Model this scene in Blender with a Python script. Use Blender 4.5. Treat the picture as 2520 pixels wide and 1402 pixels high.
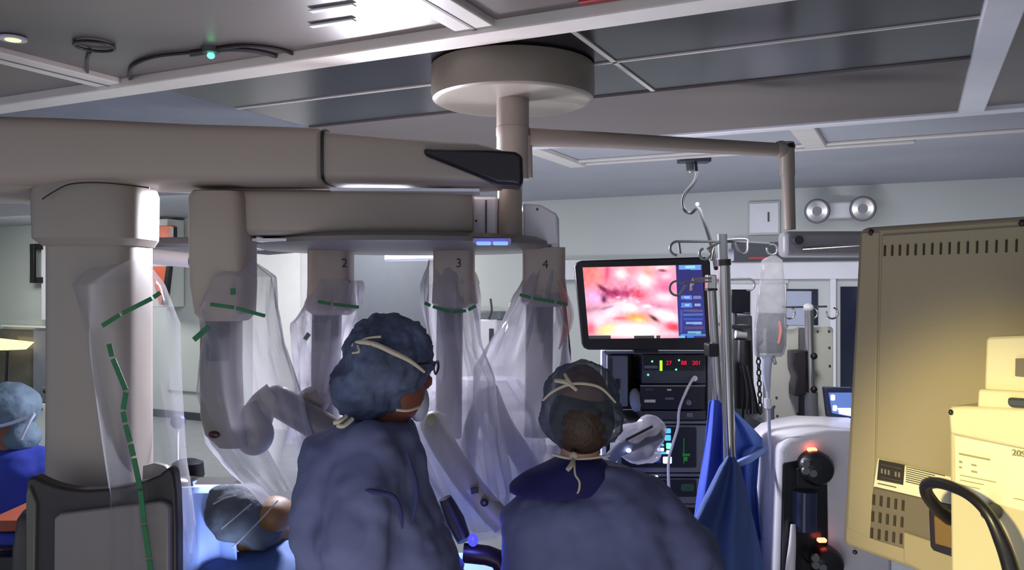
import bpy, bmesh, math, random
from mathutils import Vector, Matrix, noise
random.seed(7)
SC = bpy.context.scene
COL = SC.collection
for o in list(bpy.data.objects): bpy.data.objects.remove(o)

# ------------------------------------------------------------------ camera
F, FT, CX, CY, CH = 2180.0, 2041.0, 1260.0, 701.0, 1.8   # FT: focal length in pixels; F: pixels per metre at unit distance
KY = FT/F
cam_d = bpy.data.cameras.new('camera'); cam = bpy.data.objects.new('camera', cam_d); COL.objects.link(cam)
cam.location = (0, 0, CH); cam.rotation_euler = (math.pi/2, 0, 0)
cam_d.sensor_width = 36; cam_d.lens = FT*36/2520; cam_d.clip_start = 0.05; cam_d.clip_end = 100
SC.camera = cam
SC.view_settings.view_transform = 'Standard'; SC.view_settings.look = 'None'
SC.view_settings.exposure = 0.0; SC.view_settings.gamma = 1; SC.view_settings.use_curve_mapping = False
try:
    SC.cycles.transparent_max_bounces = 20; SC.cycles.max_bounces = 7; SC.cycles.diffuse_bounces = 3; SC.cycles.glossy_bounces = 3
    SC.cycles.caustics_reflective = False; SC.cycles.caustics_refractive = False; SC.cycles.sample_clamp_indirect = 4
except Exception: pass

def P(px, py, d): return Vector(((px-CX)/F*d, d*KY, CH+(CY-py)/F*d))
AN = math.radians(25.9)
E1 = Vector((math.cos(AN), -math.sin(AN), 0)); E2 = Vector((math.sin(AN), math.cos(AN), 0)); UP = Vector((0, 0, 1))
def R(u, v, z): return E1*u + E2*v + UP*z
def ray(px, py): return Vector(((px-CX)/FT, 1, (CY-py)/FT))
def hit(px, py, p0, n):
    r = ray(px, py); c = Vector((0, 0, CH)); return c + r*((p0-c).dot(n)/r.dot(n))
WD = 8.1; CZ = 2.7
def onwall(px, py, off=0.0): return hit(px, py, R(0, WD-off, 0), E2)
def lin(c): return tuple(((x/255)/12.92 if x/255 <= .04045 else ((x/255+.055)/1.055)**2.4) for x in c)

# ------------------------------------------------------------------ world + lights
w = bpy.data.worlds.new('world'); SC.world = w; w.use_nodes = True
w.node_tree.nodes['Background'].inputs[0].default_value = (.78, .84, 1.0, 1)
w.node_tree.nodes['Background'].inputs[1].default_value = 0.78
def area(name, loc, target, size, power, color, sy=None):
    l = bpy.data.lights.new(name, 'AREA'); l.energy = power; l.color = color; l.size = size
    if sy: l.shape = 'RECTANGLE'; l.size_y = sy
    o = bpy.data.objects.new(name, l); COL.objects.link(o); o.location = loc
    o.rotation_euler = (Vector(target)-Vector(loc)).to_track_quat('-Z', 'Y').to_euler(); return o
def spot(name, loc, target, power, color, ang, blend=.5, rad=.05):
    l = bpy.data.lights.new(name, 'SPOT'); l.energy = power; l.color = color; l.spot_size = math.radians(ang); l.spot_blend = blend; l.shadow_soft_size = rad
    o = bpy.data.objects.new(name, l); COL.objects.link(o); o.location = loc
    o.rotation_euler = (Vector(target)-Vector(loc)).to_track_quat('-Z', 'Y').to_euler(); return o
area('back_room_light', R(-1.2, 6.2, 2.66), R(-1.2, 6.6, 0), 3.4, 62, (.90, .93, 1.0), 1.2)
area('left_corner_light', R(-6.2, 6.0, 2.66), R(-6.4, 7.2, 0), 3.2, 72, (.98, 1.0, .96), 1.2)
area('bright_door_fill', R(-5.6, 7.4, 2.62), R(-5.6, 8.1, 1.2), 1.0, 34, (1.0, .97, .95))  # added fill that brightens the white door, no fixture modelled
area('left_wall_fill', R(-10.2, 6.7, 2.64), R(-10.2, 7.4, 0), 2.0, 70, (.96, 1.0, .94), .8)  # added unseen fill, lifts the dark far left wall
spot('right_ceiling_lamp', P(1900, 120, 2.5), P(1975, 1000, 3.7), 55, (1.0, .98, .97), 50, .9, .15)
pl = bpy.data.lights.new('instrument_led_light', 'POINT'); pl.energy = .9; pl.color = (.12, .15, 1.0); pl.shadow_soft_size = .01
po = bpy.data.objects.new('instrument_led_light', pl); COL.objects.link(po); po.location = P(1160, 1324, 2.58)
area('table_light', P(930, 522, 4.1), P(1000, 1250, 3.1), .28, 120, (.88, .87, 1.0))
area('front_floor_bounce', (-.2, .6, .35), (-.2, 2.4, 2.7), 1.2, 12, (1.0, .95, .91))
area('back_floor_bounce', (.5, 4.25, .06), (.4, 5.9, 2.7), 3.2, 88, (.94, .94, 1.0), .6)
spot('warm_task_light', (-.55, .1, 2.0), P(2450, 1275, 1.25), 150, (1.0, .86, .38), 22, .8, .05)
spot('sheet_fill_spot', P(600, 1500, 2.72), P(480, 1270, 3.02), 9, (.6, .68, 1.0), 60, .8, .05)  # added unseen spot from below, brightens the sterile sheet

# ------------------------------------------------------------------ materials
def nt(m): m.use_nodes = True; return m.node_tree
MATS = {}
def mat(name, c, rough=.5, metal=0., noise_amt=.06, nscale=6., bump=0., bscale=40., emit=None, estr=1., clear=0., spec=.5, coat=0.):
    if name in MATS: return MATS[name]
    m = bpy.data.materials.new(name); t = nt(m); b = t.nodes['Principled BSDF']
    L = lin(c)
    b.inputs['Roughness'].default_value = rough; b.inputs['Metallic'].default_value = metal
    b.inputs['Specular IOR Level'].default_value = spec; b.inputs['Coat Weight'].default_value = coat
    tc = t.nodes.new('ShaderNodeTexCoord')
    nz = t.nodes.new('ShaderNodeTexNoise'); nz.inputs['Scale'].default_value = nscale; nz.inputs['Detail'].default_value = 3
    t.links.new(tc.outputs['Object'], nz.inputs['Vector'])
    rp = t.nodes.new('ShaderNodeValToRGB')
    rp.color_ramp.elements[0].position = .3; rp.color_ramp.elements[1].position = .7
    rp.color_ramp.elements[0].color = tuple(x*(1-noise_amt) for x in L)+(1,)
    rp.color_ramp.elements[1].color = tuple(min(1, x*(1+noise_amt)) for x in L)+(1,)
    t.links.new(nz.outputs['Fac'], rp.inputs['Fac']); t.links.new(rp.outputs['Color'], b.inputs['Base Color'])
    if bump:
        n2 = t.nodes.new('ShaderNodeTexNoise'); n2.inputs['Scale'].default_value = bscale; n2.inputs['Detail'].default_value = 4
        t.links.new(tc.outputs['Object'], n2.inputs['Vector'])
        bp = t.nodes.new('ShaderNodeBump'); bp.inputs['Strength'].default_value = bump; bp.inputs['Distance'].default_value = .01
        t.links.new(n2.outputs['Fac'], bp.inputs['Height']); t.links.new(bp.outputs['Normal'], b.inputs['Normal'])
    if emit:
        b.inputs['Emission Color'].default_value = lin(emit)+(1,); b.inputs['Emission Strength'].default_value = estr
    if clear:
        out = t.nodes['Material Output']; tr = t.nodes.new('ShaderNodeBsdfTransparent'); mx = t.nodes.new('ShaderNodeMixShader')
        lw = t.nodes.new('ShaderNodeLayerWeight'); lw.inputs['Blend'].default_value = .35
        mp = t.nodes.new('ShaderNodeMapRange'); mp.inputs['To Min'].default_value = clear; mp.inputs['To Max'].default_value = max(0, clear-.45)
        t.links.new(lw.outputs['Facing'], mp.inputs['Value']); t.links.new(mp.outputs['Result'], mx.inputs['Fac'])
        tl = t.nodes.new('ShaderNodeBsdfTranslucent'); tl.inputs['Color'].default_value = L+(1,); m2 = t.nodes.new('ShaderNodeMixShader'); m2.inputs['Fac'].default_value = .45
        t.links.new(b.outputs['BSDF'], m2.inputs[1]); t.links.new(tl.outputs['BSDF'], m2.inputs[2])
        t.links.new(m2.outputs['Shader'], mx.inputs[1]); t.links.new(tr.outputs['BSDF'], mx.inputs[2]); t.links.new(mx.outputs['Shader'], out.inputs['Surface'])
    MATS[name] = m; return m
M_wall = mat('painted_wall', (196, 200, 198), .7, noise_amt=.03, nscale=1.5)
M_walll = mat('painted_wall_green', (176, 186, 172), .7, noise_amt=.03, nscale=1.5)
M_ceil = mat('ceiling_matte', (176, 178, 188), .75, noise_amt=.04, nscale=2)
M_ceil2 = mat('ceiling_taupe', (120, 112, 110), .7, noise_amt=.04, nscale=2)
M_beam = mat('ceiling_beam_enamel', (226, 220, 214), .3, noise_amt=.04)
M_beamw = mat('white_enamel_trim', (240, 240, 250), .22, noise_amt=.03)
M_dark = mat('dark_steel_panel', (64, 61, 72), .22, .8, noise_amt=.12, nscale=1.2)
M_gloss = mat('acrylic_panel', (118, 110, 108), .32, .3, noise_amt=.12, nscale=1.3, bump=.02, bscale=2)
M_floor = mat('vinyl_floor', (150, 154, 160), .35, noise_amt=.1, nscale=9)
M_robot = mat('robot_shell', (172, 158, 146), .42, noise_amt=.03, nscale=3)
M_robotc = mat('robot_column_shell', (158, 148, 138), .45, noise_amt=.03, nscale=3)
M_robotg = mat('robot_grey_panel', (124, 118, 116), .4, noise_amt=.04)
M_white = mat('white_plastic', (228, 226, 234), .4, noise_amt=.03)
M_black = mat('black_plastic', (26, 24, 28), .35, noise_amt=.2)
M_blackt = mat('robot_black_trim', (46, 40, 40), .4, noise_amt=.1)
M_steel = mat('stainless_steel', (190, 186, 184), .22, .95, noise_amt=.06)
M_grey = mat('grey_metal', (120, 122, 128), .4, .2)
M_dgrey = mat('dark_grey_plastic', (62, 64, 74), .45)
M_gown = mat('blue_gown', (104, 110, 148), .85, noise_amt=.12, nscale=5, bump=.25, bscale=14)
M_gown2 = mat('slate_gown', (98, 104, 142), .85, noise_amt=.12, nscale=4, bump=.25, bscale=12)
M_navy = mat('navy_scrubs', (34, 32, 96), .85, noise_amt=.15, bump=.2, bscale=20)
M_royal = mat('royal_blue_scrubs', (34, 52, 150), .85, noise_amt=.15, bump=.2, bscale=16)
M_drapeb = mat('blue_cloth', (104, 138, 220), .8, noise_amt=.12, bump=.2, bscale=12)
M_drapel = mat('light_blue_sheet', (140, 168, 236), .6, noise_amt=.06, bump=.2, bscale=14)
M_capd = mat('dark_bouffant', (76, 86, 114), .8, noise_amt=.5, nscale=14, bump=.5, bscale=26)
M_capg = mat('grey_bouffant', (98, 108, 124), .8, noise_amt=.2, nscale=20, bump=.5, bscale=30, clear=.48)
M_capt = mat('teal_bouffant', (84, 104, 120), .8, noise_amt=.2, nscale=16, bump=.5, bscale=30)
M_hair = mat('brown_hair', (60, 42, 28), .6, noise_amt=.3, nscale=40, bump=.4, bscale=80)
M_skin = mat('skin', (118, 68, 54), .55, noise_amt=.12, nscale=12)
M_skin2 = mat('skin_light', (178, 132, 112), .55, noise_amt=.1, nscale=12)
M_skin3 = mat('skin_tan', (118, 84, 46), .55, noise_amt=.15, nscale=12)
M_mask = mat('mask_fabric', (176, 182, 204), .8, noise_amt=.05)
M_tie = mat('mask_tie_fabric', (196, 186, 164), .8, noise_amt=.1)
M_glove = mat('surgical_glove', (200, 196, 178), .5)
M_tape = mat('green_tape', (34, 110, 62), .5, noise_amt=.12, nscale=30)
M_film = mat('clear_film', (206, 205, 214), .14, noise_amt=.05, bump=.5, bscale=10, clear=.78)
M_film2 = mat('foggy_film', (208, 206, 216), .12, noise_amt=.08, bump=.7, bscale=9, clear=.60)
M_film3 = mat('thin_film', (190, 192, 198), .12, noise_amt=.05, bump=.35, bscale=8, clear=.94)
M_beige = mat('machine_beige', (152, 139, 112), .5, noise_amt=.03, nscale=4, bump=.06, bscale=300)
M_beiged = mat('machine_grey_beige', (108, 98, 84), .5, noise_amt=.03, bump=.06, bscale=300)
M_slot = mat('slot_shadow_plastic', (48, 40, 26), .7)
M_paper = mat('paper_label', (222, 216, 190), .6, noise_amt=.02)
M_ink = mat('ink', (70, 66, 58), .6)
M_inkd = mat('dark_ink', (38, 32, 26), .6)
M_orange = mat('orange_sign', (214, 92, 58), .5, noise_amt=.12)
M_red = mat('red_plastic', (176, 60, 64), .5)
M_amber = mat('amber_rocker', (120, 92, 50), .4)
M_bluek = mat('blue_round_plastic', (24, 52, 112), .45)
M_glassd = mat('dark_window_glass', (40, 44, 62), .08, noise_amt=.2, nscale=2)
M_brownfoam = mat('yellow_instrument_shell', (176, 168, 132), .45)
def em(name, c, s): return mat(name, (10, 10, 10), .5, emit=c, estr=s)
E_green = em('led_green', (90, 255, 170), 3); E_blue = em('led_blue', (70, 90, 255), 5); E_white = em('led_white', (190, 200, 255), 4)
E_red = em('led_red', (255, 110, 80), 6); E_redd = em('digit_red', (255, 20, 60), 1.2); E_lime = em('bar_lime', (150, 255, 40), 2.2)
E_warm = em('warm_lamp', (255, 240, 170), 1.6); E_cyan = em('icon_cyan', (90, 200, 255), 1.1); E_dkblue = em('blue_glow_panel', (40, 60, 150), .5)
E_greend = em('trace_green', (30, 130, 60), .5); E_viol = em('blue_violet_led', (60, 60, 255), 2.2)

# ------------------------------------------------------------------ mesh builder
class MB:
    def __init__(s): s.v = []; s.f = []
    def add(s, vs, fs):
        n = len(s.v); s.v += [Vector(v) for v in vs]; s.f += [tuple(i+n for i in f) for f in fs]; return s
    def box(s, c, sx, sy, sz, X=Vector((1, 0, 0)), Y=Vector((0, 1, 0)), Z=UP):
        c = Vector(c); vs = [c+X*(sx/2*a)+Y*(sy/2*b)+Z*(sz/2*d) for a in (-1, 1) for b in (-1, 1) for d in (-1, 1)]
        return s.add(vs, [(0, 1, 3, 2), (4, 6, 7, 5), (0, 4, 5, 1), (2, 3, 7, 6), (0, 2, 6, 4), (1, 5, 7, 3)])
    def prism(s, poly, off):
        n = len(poly); off = Vector(off); vs = [Vector(p) for p in poly]+[Vector(p)+off for p in poly]
        return s.add(vs, [tuple(range(n)), tuple(range(2*n-1, n-1, -1))]+[(i, i+n, (i+1) % n+n, (i+1) % n) for i in range(n)])
    def loft(s, rings, n=24, cap=True):
        # ring: (centre, ax, ay, exponent)
        base = []; 
        for c, ax, ay, e in rings:
            row = []
            for k in range(n):
                a = 2*math.pi*k/n; ca, sa = math.cos(a), math.sin(a)
                row.append(Vector(c)+Vector(ax)*math.copysign(abs(ca)**(2/e), ca)+Vector(ay)*math.copysign(abs(sa)**(2/e), sa))
            base += row
        m = len(rings); fs = []
        for j in range(m-1):
            for k in range(n):
                k2 = (k+1) % n; fs.append((j*n+k, j*n+k2, (j+1)*n+k2, (j+1)*n+k))
        if cap: fs += [tuple(range(n-1, -1, -1)), tuple(range((m-1)*n, m*n))]
        return s.add(base, fs)
    def tube(s, pts, r, n=10, cap=True, sm=0, flat=1.0):
        pts = [Vector(p) for p in pts]; rs = list(r) if isinstance(r, (list, tuple)) else [r]*len(pts)
        if sm:
            q = []; qr = []
            for i in range(len(pts)-1):
                p0 = pts[max(i-1, 0)]; p1 = pts[i]; p2 = pts[i+1]; p3 = pts[min(i+2, len(pts)-1)]
                for k in range(sm):
                    t = k/sm
                    q.append(.5*((2*p1)+(p2-p0)*t+(2*p0-5*p1+4*p2-p3)*t*t+(3*p1-p0-3*p2+p3)*t**3)); qr.append(rs[i]*(1-t)+rs[i+1]*t)
            q.append(pts[-1]); qr.append(rs[-1]); pts, rs = q, qr
        rings = []; up = None
        for i, p in enumerate(pts):
            t = (pts[min(i+1, len(pts)-1)]-pts[max(i-1, 0)])
            t = t.normalized() if t.length > 1e-9 else Vector((0, 0, 1))
            if up is None:
                up = Vector((0, -1, 0)) if abs(t.y) < .9 else Vector((1, 0, 0))
            ax = (up - t*up.dot(t)).normalized(); up = ax; ay = t.cross(ax)
            rings.append((p, ax*rs[i]*flat, ay*rs[i], 2))
        return s.loft(rings, n, cap)
    def capsule(s, a, b, ra, rb, n=16):
        s.tube([a, b], [ra, rb], n); s.ball(a, ra, ra, ra); s.ball(b, rb, rb, rb); return s
    def ball(s, c, rx, ry, rz, n=20, m=12, X=Vector((1, 0, 0)), Y=Vector((0, 1, 0)), Z=UP):
        c = Vector(c); rings = []
        for j in range(m+1):
            a = math.pi*(.02+.96*j/m)-math.pi/2
            rings.append((c+Z*(rz*math.sin(a)), X*(rx*math.cos(a)), Y*(ry*math.cos(a)), 2))
        return s.loft(rings, n)
    def lathe(s, c, prof, n=40, X=Vector((1, 0, 0)), Y=Vector((0, 1, 0)), Z=UP):
        return s.loft([(Vector(c)+Z*z, X*max(r, 1e-4), Y*max(r, 1e-4), 2) for r, z in prof], n)
    def grid(s, fn, nu, nv):
        vs = [fn(i/nu, j/nv) for j in range(nv+1) for i in range(nu+1)]; W = nu+1
        return s.add(vs, [(j*W+i, j*W+i+1, (j+1)*W+i+1, (j+1)*W+i) for j in range(nv) for i in range(nu)])

def wpos(o):
    v = Vector((0, 0, 0))
    while o is not None: v = v + o.location; o = o.parent
    return v
def tag(o, label=None, cat=None, group=None, kind=None):
    if label: o['label'] = label
    if cat: o['category'] = cat
    if group: o['group'] = group
    if kind: o['kind'] = kind
    return o
def obj(name, mb, m, parent=None, smooth=True, bevel=0., label=None, cat=None, group=None, kind=None, solid=0., disp=0., dscale=.1, disp2=0., dscale2=.04, remesh=0., sub=0, ang=35):
    me = bpy.data.meshes.new(name)
    if parent is None:
        lo = Vector((min(v.x for v in mb.v), min(v.y for v in mb.v), min(v.z for v in mb.v))); hi = Vector((max(v.x for v in mb.v), max(v.y for v in mb.v), max(v.z for v in mb.v)))
        base = Vector(((lo.x+hi.x)/2, (lo.y+hi.y)/2, lo.z))
    else: base = wpos(parent)
    me.from_pydata([v-base for v in mb.v], [], mb.f); me.update()
    bm = bmesh.new(); bm.from_mesh(me); bmesh.ops.recalc_face_normals(bm, faces=bm.faces); bm.to_mesh(me); bm.free()
    if smooth:
        me.shade_smooth()
        try: me.set_sharp_from_angle(angle=math.radians(ang))
        except Exception: pass
    me.materials.append(m)
    o = bpy.data.objects.new(name, me); COL.objects.link(o)
    if parent is None: o.location = base
    else: o.parent = parent
    if remesh:
        r = o.modifiers.new('remesh', 'REMESH'); r.mode = 'VOXEL'; r.voxel_size = remesh; r.use_smooth_shade = True
        s = o.modifiers.new('smooth', 'SMOOTH'); s.factor = .6; s.iterations = 5
    if solid:
        s = o.modifiers.new('solid', 'SOLIDIFY'); s.thickness = solid; s.offset = 0
    if sub:
        s = o.modifiers.new('sub', 'SUBSURF'); s.levels = sub; s.render_levels = sub
    if disp:
        tx = bpy.data.textures.new(name+'_folds', 'CLOUDS'); tx.noise_scale = dscale; tx.noise_depth = 2
        d = o.modifiers.new('folds', 'DISPLACE'); d.texture = tx; d.strength = disp; d.mid_level = .5; d.texture_coords = 'GLOBAL'
    if disp2:
        tx = bpy.data.textures.new(name+'_creases', 'CLOUDS'); tx.noise_scale = dscale2; tx.noise_depth = 1; tx.noise_type = 'HARD_NOISE'
        d = o.modifiers.new('creases', 'DISPLACE'); d.texture = tx; d.strength = disp2; d.mid_level = .5; d.texture_coords = 'GLOBAL'
    if bevel:
        b = o.modifiers.new('bevel', 'BEVEL'); b.width = bevel; b.segments = 2; b.limit_method = 'ANGLE'; b.angle_limit = math.radians(40)
    return tag(o, label, cat, group, kind)
def empty(name, loc, label, cat, group=None):
    o = bpy.data.objects.new(name, None); COL.objects.link(o); o.location = loc; o.empty_display_size = .1
    return tag(o, label, cat, group)
def slab(pxs, d, thick, mb=None):
    mb = mb or MB(); return mb.prism([P(x, y, d) for x, y in pxs], (0, thick, 0))
def rrect(x0, y0, x1, y1, r, n=4):
    pts = []
    for cx, cy, a0 in ((x1-r, y0+r, -90), (x1-r, y1-r, 0), (x0+r, y1-r, 90), (x0+r, y0+r, 180)):
        for k in range(n+1):
            a = math.radians(a0+90*k/n); pts.append((cx+r*math.cos(a), cy+r*math.sin(a)))
    return pts
def text_mesh(s, size, depth=.001):
    cu = bpy.data.curves.new('t', 'FONT'); cu.body = s; cu.size = size; cu.extrude = depth; cu.align_x = 'CENTER'; cu.align_y = 'CENTER'
    o = bpy.data.objects.new('t', cu); COL.objects.link(o)
    dg = bpy.context.evaluated_depsgraph_get(); me = bpy.data.meshes.new_from_object(o.evaluated_get(dg))
    bpy.data.objects.remove(o); return me
def text(name, s, size, loc, X, Z, m, parent, label=None):
    me = text_mesh(s, size); n = X.cross(Z)
    for v in me.vertices:
        v.co = loc - wpos(parent) + X*v.co.x + Z*v.co.y + n*(-v.co.z) 
    me.materials.clear(); me.materials.append(m)
    o = bpy.data.objects.new(name, me); COL.objects.link(o); o.parent = parent
    if label: o['label'] = label
    return o

# ================================================================== SETTING
def rbox(u0, u1, v0, v1, z0, z1):
    return MB().box(R((u0+u1)/2, (v0+v1)/2, (z0+z1)/2), u1-u0, v1-v0, z1-z0, E1, E2)
UL, UR, VF = -13.0, 5.2, -2.5
obj('floor', rbox(UL, UR, VF, WD+.1, -.1, 0), M_floor, kind='structure')
ceil = obj('ceiling', rbox(UL, UR, VF, WD+.1, CZ, CZ+.1), M_ceil, kind='structure')
obj('wall_back', rbox(UL, UR, WD, WD+.1, 0, CZ), M_wall, kind='structure')
obj('wall_left', rbox(UL-.1, UL, VF, WD+.1, 0, CZ), M_walll, kind='structure')
obj('wall_right', rbox(UR, UR+.1, VF, WD+.1, 0, CZ), M_walll, kind='structure')
obj('baseboard_back', rbox(UL, UR, WD-.02, WD, 0, .1), M_dgrey, kind='structure')
# ceiling beams (drop below the panels)
def beam(name, u0, u1, v0, v1, m=M_beam, drop=.035):
    b = obj(name, rbox(u0, u1, v0, v1, CZ-drop, CZ), m, ceil, bevel=.006)
    return b
beam('ceiling_beam', -7.5, 5.1, 2.475, 2.605, drop=.05)
beam('ceiling_beam', -7.5, 5.1, 4.76, 4.85, M_beamw)
for u in (-3.15, -1.34):
    beam('ceiling_beam', u-.075, u+.075, .2, 2.475)
    obj('beam_seam', rbox(u-.006, u+.006, .2, 2.475, CZ-.037, CZ-.034), M_ceil2, ceil)
beam('ceiling_beam', .195, .315, .2, 4.76, M_beamw)
beam('ceiling_beam', -.63, -.50, 4.85, 5.56)
beam('ceiling_beam', -2.29, -2.17, 4.85, 5.71)
beam('ceiling_beam', -2.3, 4.5, 5.56, 5.60, drop=.02)
beam('ceiling_beam', -2.3, .0, 5.71, 5.75, drop=.02)
beam('ceiling_beam', .315, 4.5, 2.05, 2.09, M_beamw, drop=.02)
# ceiling panels, each lifts out
def panel(u0, u1, v0, v1, m, t=.012): return obj('ceiling_panel', rbox(u0, u1, v0, v1, CZ-t, CZ), m, ceil, smooth=False)
for (u0, u1) in ((-3.06, -1.082), (-1.062, .195)):
    for (v0, v1) in ((2.605, 3.135), (3.15, 3.68)): panel(u0, u1, v0, v1, M_dark)
obj('panel_seam', rbox(-3.06, .195, 3.135, 3.15, CZ-.018, CZ), M_beam, ceil)
obj('panel_seam', rbox(-1.082, -1.062, 2.605, 3.68, CZ-.018, CZ), M_beam, ceil)
panel(-3.06, .195, 3.69, 4.76, M_ceil2, .02)
panel(-5.0, -3.08, 2.605, 4.76, mat('ceiling_matte_dim', (132, 136, 146), .7), .008)  # darker copy of the matte ceiling, weaker front light painted in
panel(-3.07, -1.42, .8, 2.475, M_gloss); panel(-1.26, .195, .8, 2.475, M_gloss); panel(-5.4, -3.23, .8, 2.475, M_gloss)
panel(.315, 2.0, 2.09, 4.76, M_gloss, .008); panel(.315, 2.0, .8, 2.05, M_gloss, .008)
# reflections in the near panel built as shapes: ring, cables, streaks, green dot
def onceil(px, py, off=.02): return hit(px, py, Vector((0, 0, CZ-off)), UP)
def ceilring(cx, cy, r, name, mt=M_blackt, tr=.006):
    c = onceil(cx, cy); pts = [c+Vector((r*math.cos(a*math.pi/12), r*math.sin(a*math.pi/12), 0)) for a in range(25)]
    return obj(name, MB().tube(pts, tr, 6, False), mt, ceil)
ceilring(232, 114, .068, 'reflected_ring')  # ring and cables stand for reflections in the glossy panel
obj('reflected_cable', MB().tube([onceil(222, 128), onceil(214, 150), onceil(216, 185)], .006, 6, sm=5), M_blackt, ceil)
obj('reflected_cable', MB().tube([onceil(320, 200), onceil(325, 165), onceil(380, 140), onceil(480, 128), onceil(600, 112), onceil(690, 122), onceil(735, 140)], .007, 6, sm=6), M_blackt, ceil)
obj('reflected_cable', MB().tube([onceil(470, 135), onceil(560, 122), onceil(640, 128), onceil(700, 145)], .009, 6, sm=6), M_dgrey, ceil)
for y0 in (18, 55):
    a = onceil(765, y0+8, .016); b = onceil(872, y0-8, .016); n = (b-a).cross(UP).normalized()*.012
    obj('reflected_streak', MB().prism([a-n, b-n, b+n, a+n], (0, 0, -.006)), M_beamw, ceil)  # bright reflection streaks of the panel, painted as white strips
ind = empty('reflected_green_led', onceil(519, 117, .012), 'small green reflection painted as a glowing light on the glossy ceiling panel at upper left', 'painted reflection')
c = onceil(519, 117, .012)
obj('housing', MB().lathe(c, [(.001, 0), (.035, 0), (.03, -.02), (.001, -.022)], 20), M_dgrey, ind)  # housing and lens added to carry the reflected green glow
obj('lens', MB().ball(c+Vector((0, 0, -.03)), .014, .014, .012), E_green, ind)
dl = empty('downlight', onceil(32, 90, .012), 'small warm downlight in the ceiling at far upper left', 'downlight')
c = onceil(32, 90, .012)
obj('trim_ring', MB().lathe(c, [(.03, 0), (.045, -.004), (.045, -.012), (.03, -.012)], 20), M_white, dl)
obj('lens', MB().lathe(c, [(.001, -.001), (.026, -.001), (.026, -.014), (.001, -.018)], 20), E_warm, dl)
c = onceil(1490, -4, .012)
obj('red_reflection_strip', MB().box(c, .17, .035, .01, E1, E2), M_red, None, label='thin red reflection painted as a strip on the ceiling panel at the top edge', cat='label')  # reflection of a red sign, put in as a coloured strip

# back wall: door frames right
def wq(x0, y0, x1, y1, off, t, mb=None):   # box on back wall given by pixel corners (front face off metres from the wall)
    a = onwall(x0, y0, off); b = onwall(x1, y1, off); mb = mb or MB()
    c0 = (a+b)/2; wdt = abs((b-a).dot(E1)); h = abs(b.z-a.z)
    return mb.box(c0+E2*(t/2), wdt, t, h, E1, E2)
door = obj('door_1', wq(1795, 684, 1940, 1230, .06, .05), M_white, kind='structure')
obj('window_pane', wq(1800, 716, 1846, 778, .075, .02), M_glassd, door); obj('door_rail', wq(1795, 684, 1940, 697, .08, .03), M_wall, door)
d2 = obj('door_2', wq(1934, 684, 2044, 1230, .06, .05), M_wall, kind='structure')
obj('window_pane', wq(1936, 711, 2013, 800, .07, .012), M_glassd, d2); obj('window_blind', wq(1936, 716, 1997, 800, .075, .006), M_mask, d2)
d3 = obj('door_3', wq(2054, 684, 2200, 1230, .06, .05), M_wall, kind='structure')
obj('window_pane', wq(2068, 705, 2160, 960, .07, .012), M_glassd, d3)
obj('trim_1', wq(1330, 641, 2600, 684, .11, .1), M_white, kind='structure')
obj('trim_2', wq(2043, 684, 2057, 1230, .1, .1), M_white, kind='structure')
# green-grey valance with red band above doors
val = obj('valance', wq(1800, 598, 2140, 641, .14, .12), M_dgrey, None, label='dark grey-green rail above the doors with a red stripe', cat='rail')
obj('red_stripe', wq(1842, 632, 1888, 637, .15, .01), M_red, val)
# bright white door and grey sliding door behind robot arms
d4 = obj('door_4', wq(622, 612, 742, 1240, .06, .05), mat('bright_door_paint', (250, 248, 250), .5, noise_amt=.02), kind='structure')
obj('door_edge', wq(742, 608, 757, 1240, .09, .08), M_white, d4)
d5 = obj('door_5', wq(757, 618, 1056, 1240, .05, .05), mat('grey_door_paint', (106, 111, 122), .5, noise_amt=.03), kind='structure')
obj('door_edge', wq(1056, 605, 1070, 1240, .08, .08), M_white, d5)
for y in (963,): obj('trim_3', wq(410, y-3, 500, y+3, .03, .03), M_grey, kind='structure')
# window to the lit scrub room at far left (on the back wall)
wn = obj('window_1', wq(-90, 800, 130, 1100, .05, .04), M_wall, kind='structure')
obj('window_pane', wq(-90, 806, 118, 1095, .06, .01), mat('scrub_room_glass', (96, 90, 88), .15, noise_amt=.3, nscale=2), wn)
obj('window_head', wq(2, 799, 125, 807, .12, .06), M_beamw, wn)
obj('window_reveal', wq(82, 812, 118, 1095, .08, .02), mat('reveal_paint', (122, 124, 142), .6), wn)
lm = obj('wall_lamp', MB().prism([onwall(-20, 832, .3), onwall(72, 842, .3), onwall(52, 860, .3), onwall(-10, 862, .3)], E2*.08), E_warm, None, label='glowing warm yellow rectangular lamp in the window at the left edge', cat='lamp')
obj('lamp_post', MB().tube([onwall(18, 862, .26), onwall(14, 960, .26)], .02, 8), M_black, lm)

# ================================================================== WALL THINGS
el = empty('emergency_light', onwall(2065, 540, .05), 'white emergency light with two round lamp heads high on the back wall', 'emergency light')
obj('battery_housing', wq(2035, 497, 2098, 536, .12, .1), M_white, el, bevel=.02)
for x, y in ((2012, 520), (2124, 514)):
    c = onwall(x, y, .2)
    h = obj('lamp_head', MB().lathe(c, [(.04, .06), (.1, .02), (.112, -.03), (.1, -.045)], 24, E1, UP, -E2*-1), M_grey, el)
    obj('reflector', MB().lathe(c-E2*.01, [(.001, -.03), (.05, -.036), (.088, -.042), (.088, -.01)], 24, E1, UP, E2), M_steel, h)
ap = empty('access_panel', onwall(1880, 575, .02), 'pale square access hatch with a small latch on the back wall', 'wall hatch')
obj('frame', wq(1841, 497, 1920, 577, .03, .03), M_wall, ap, bevel=.006)
obj('hatch_door', wq(1845, 501, 1916, 572, .04, .02), M_white, ap, bevel=.004)
obj('latch', wq(1889, 522, 1893, 545, .05, .02), M_dgrey, ap)
ds = empty('wall_dispenser', onwall(1200, 880, .1), 'white wall dispenser with a dark vertical window behind the plastic drapes', 'dispenser')
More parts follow.
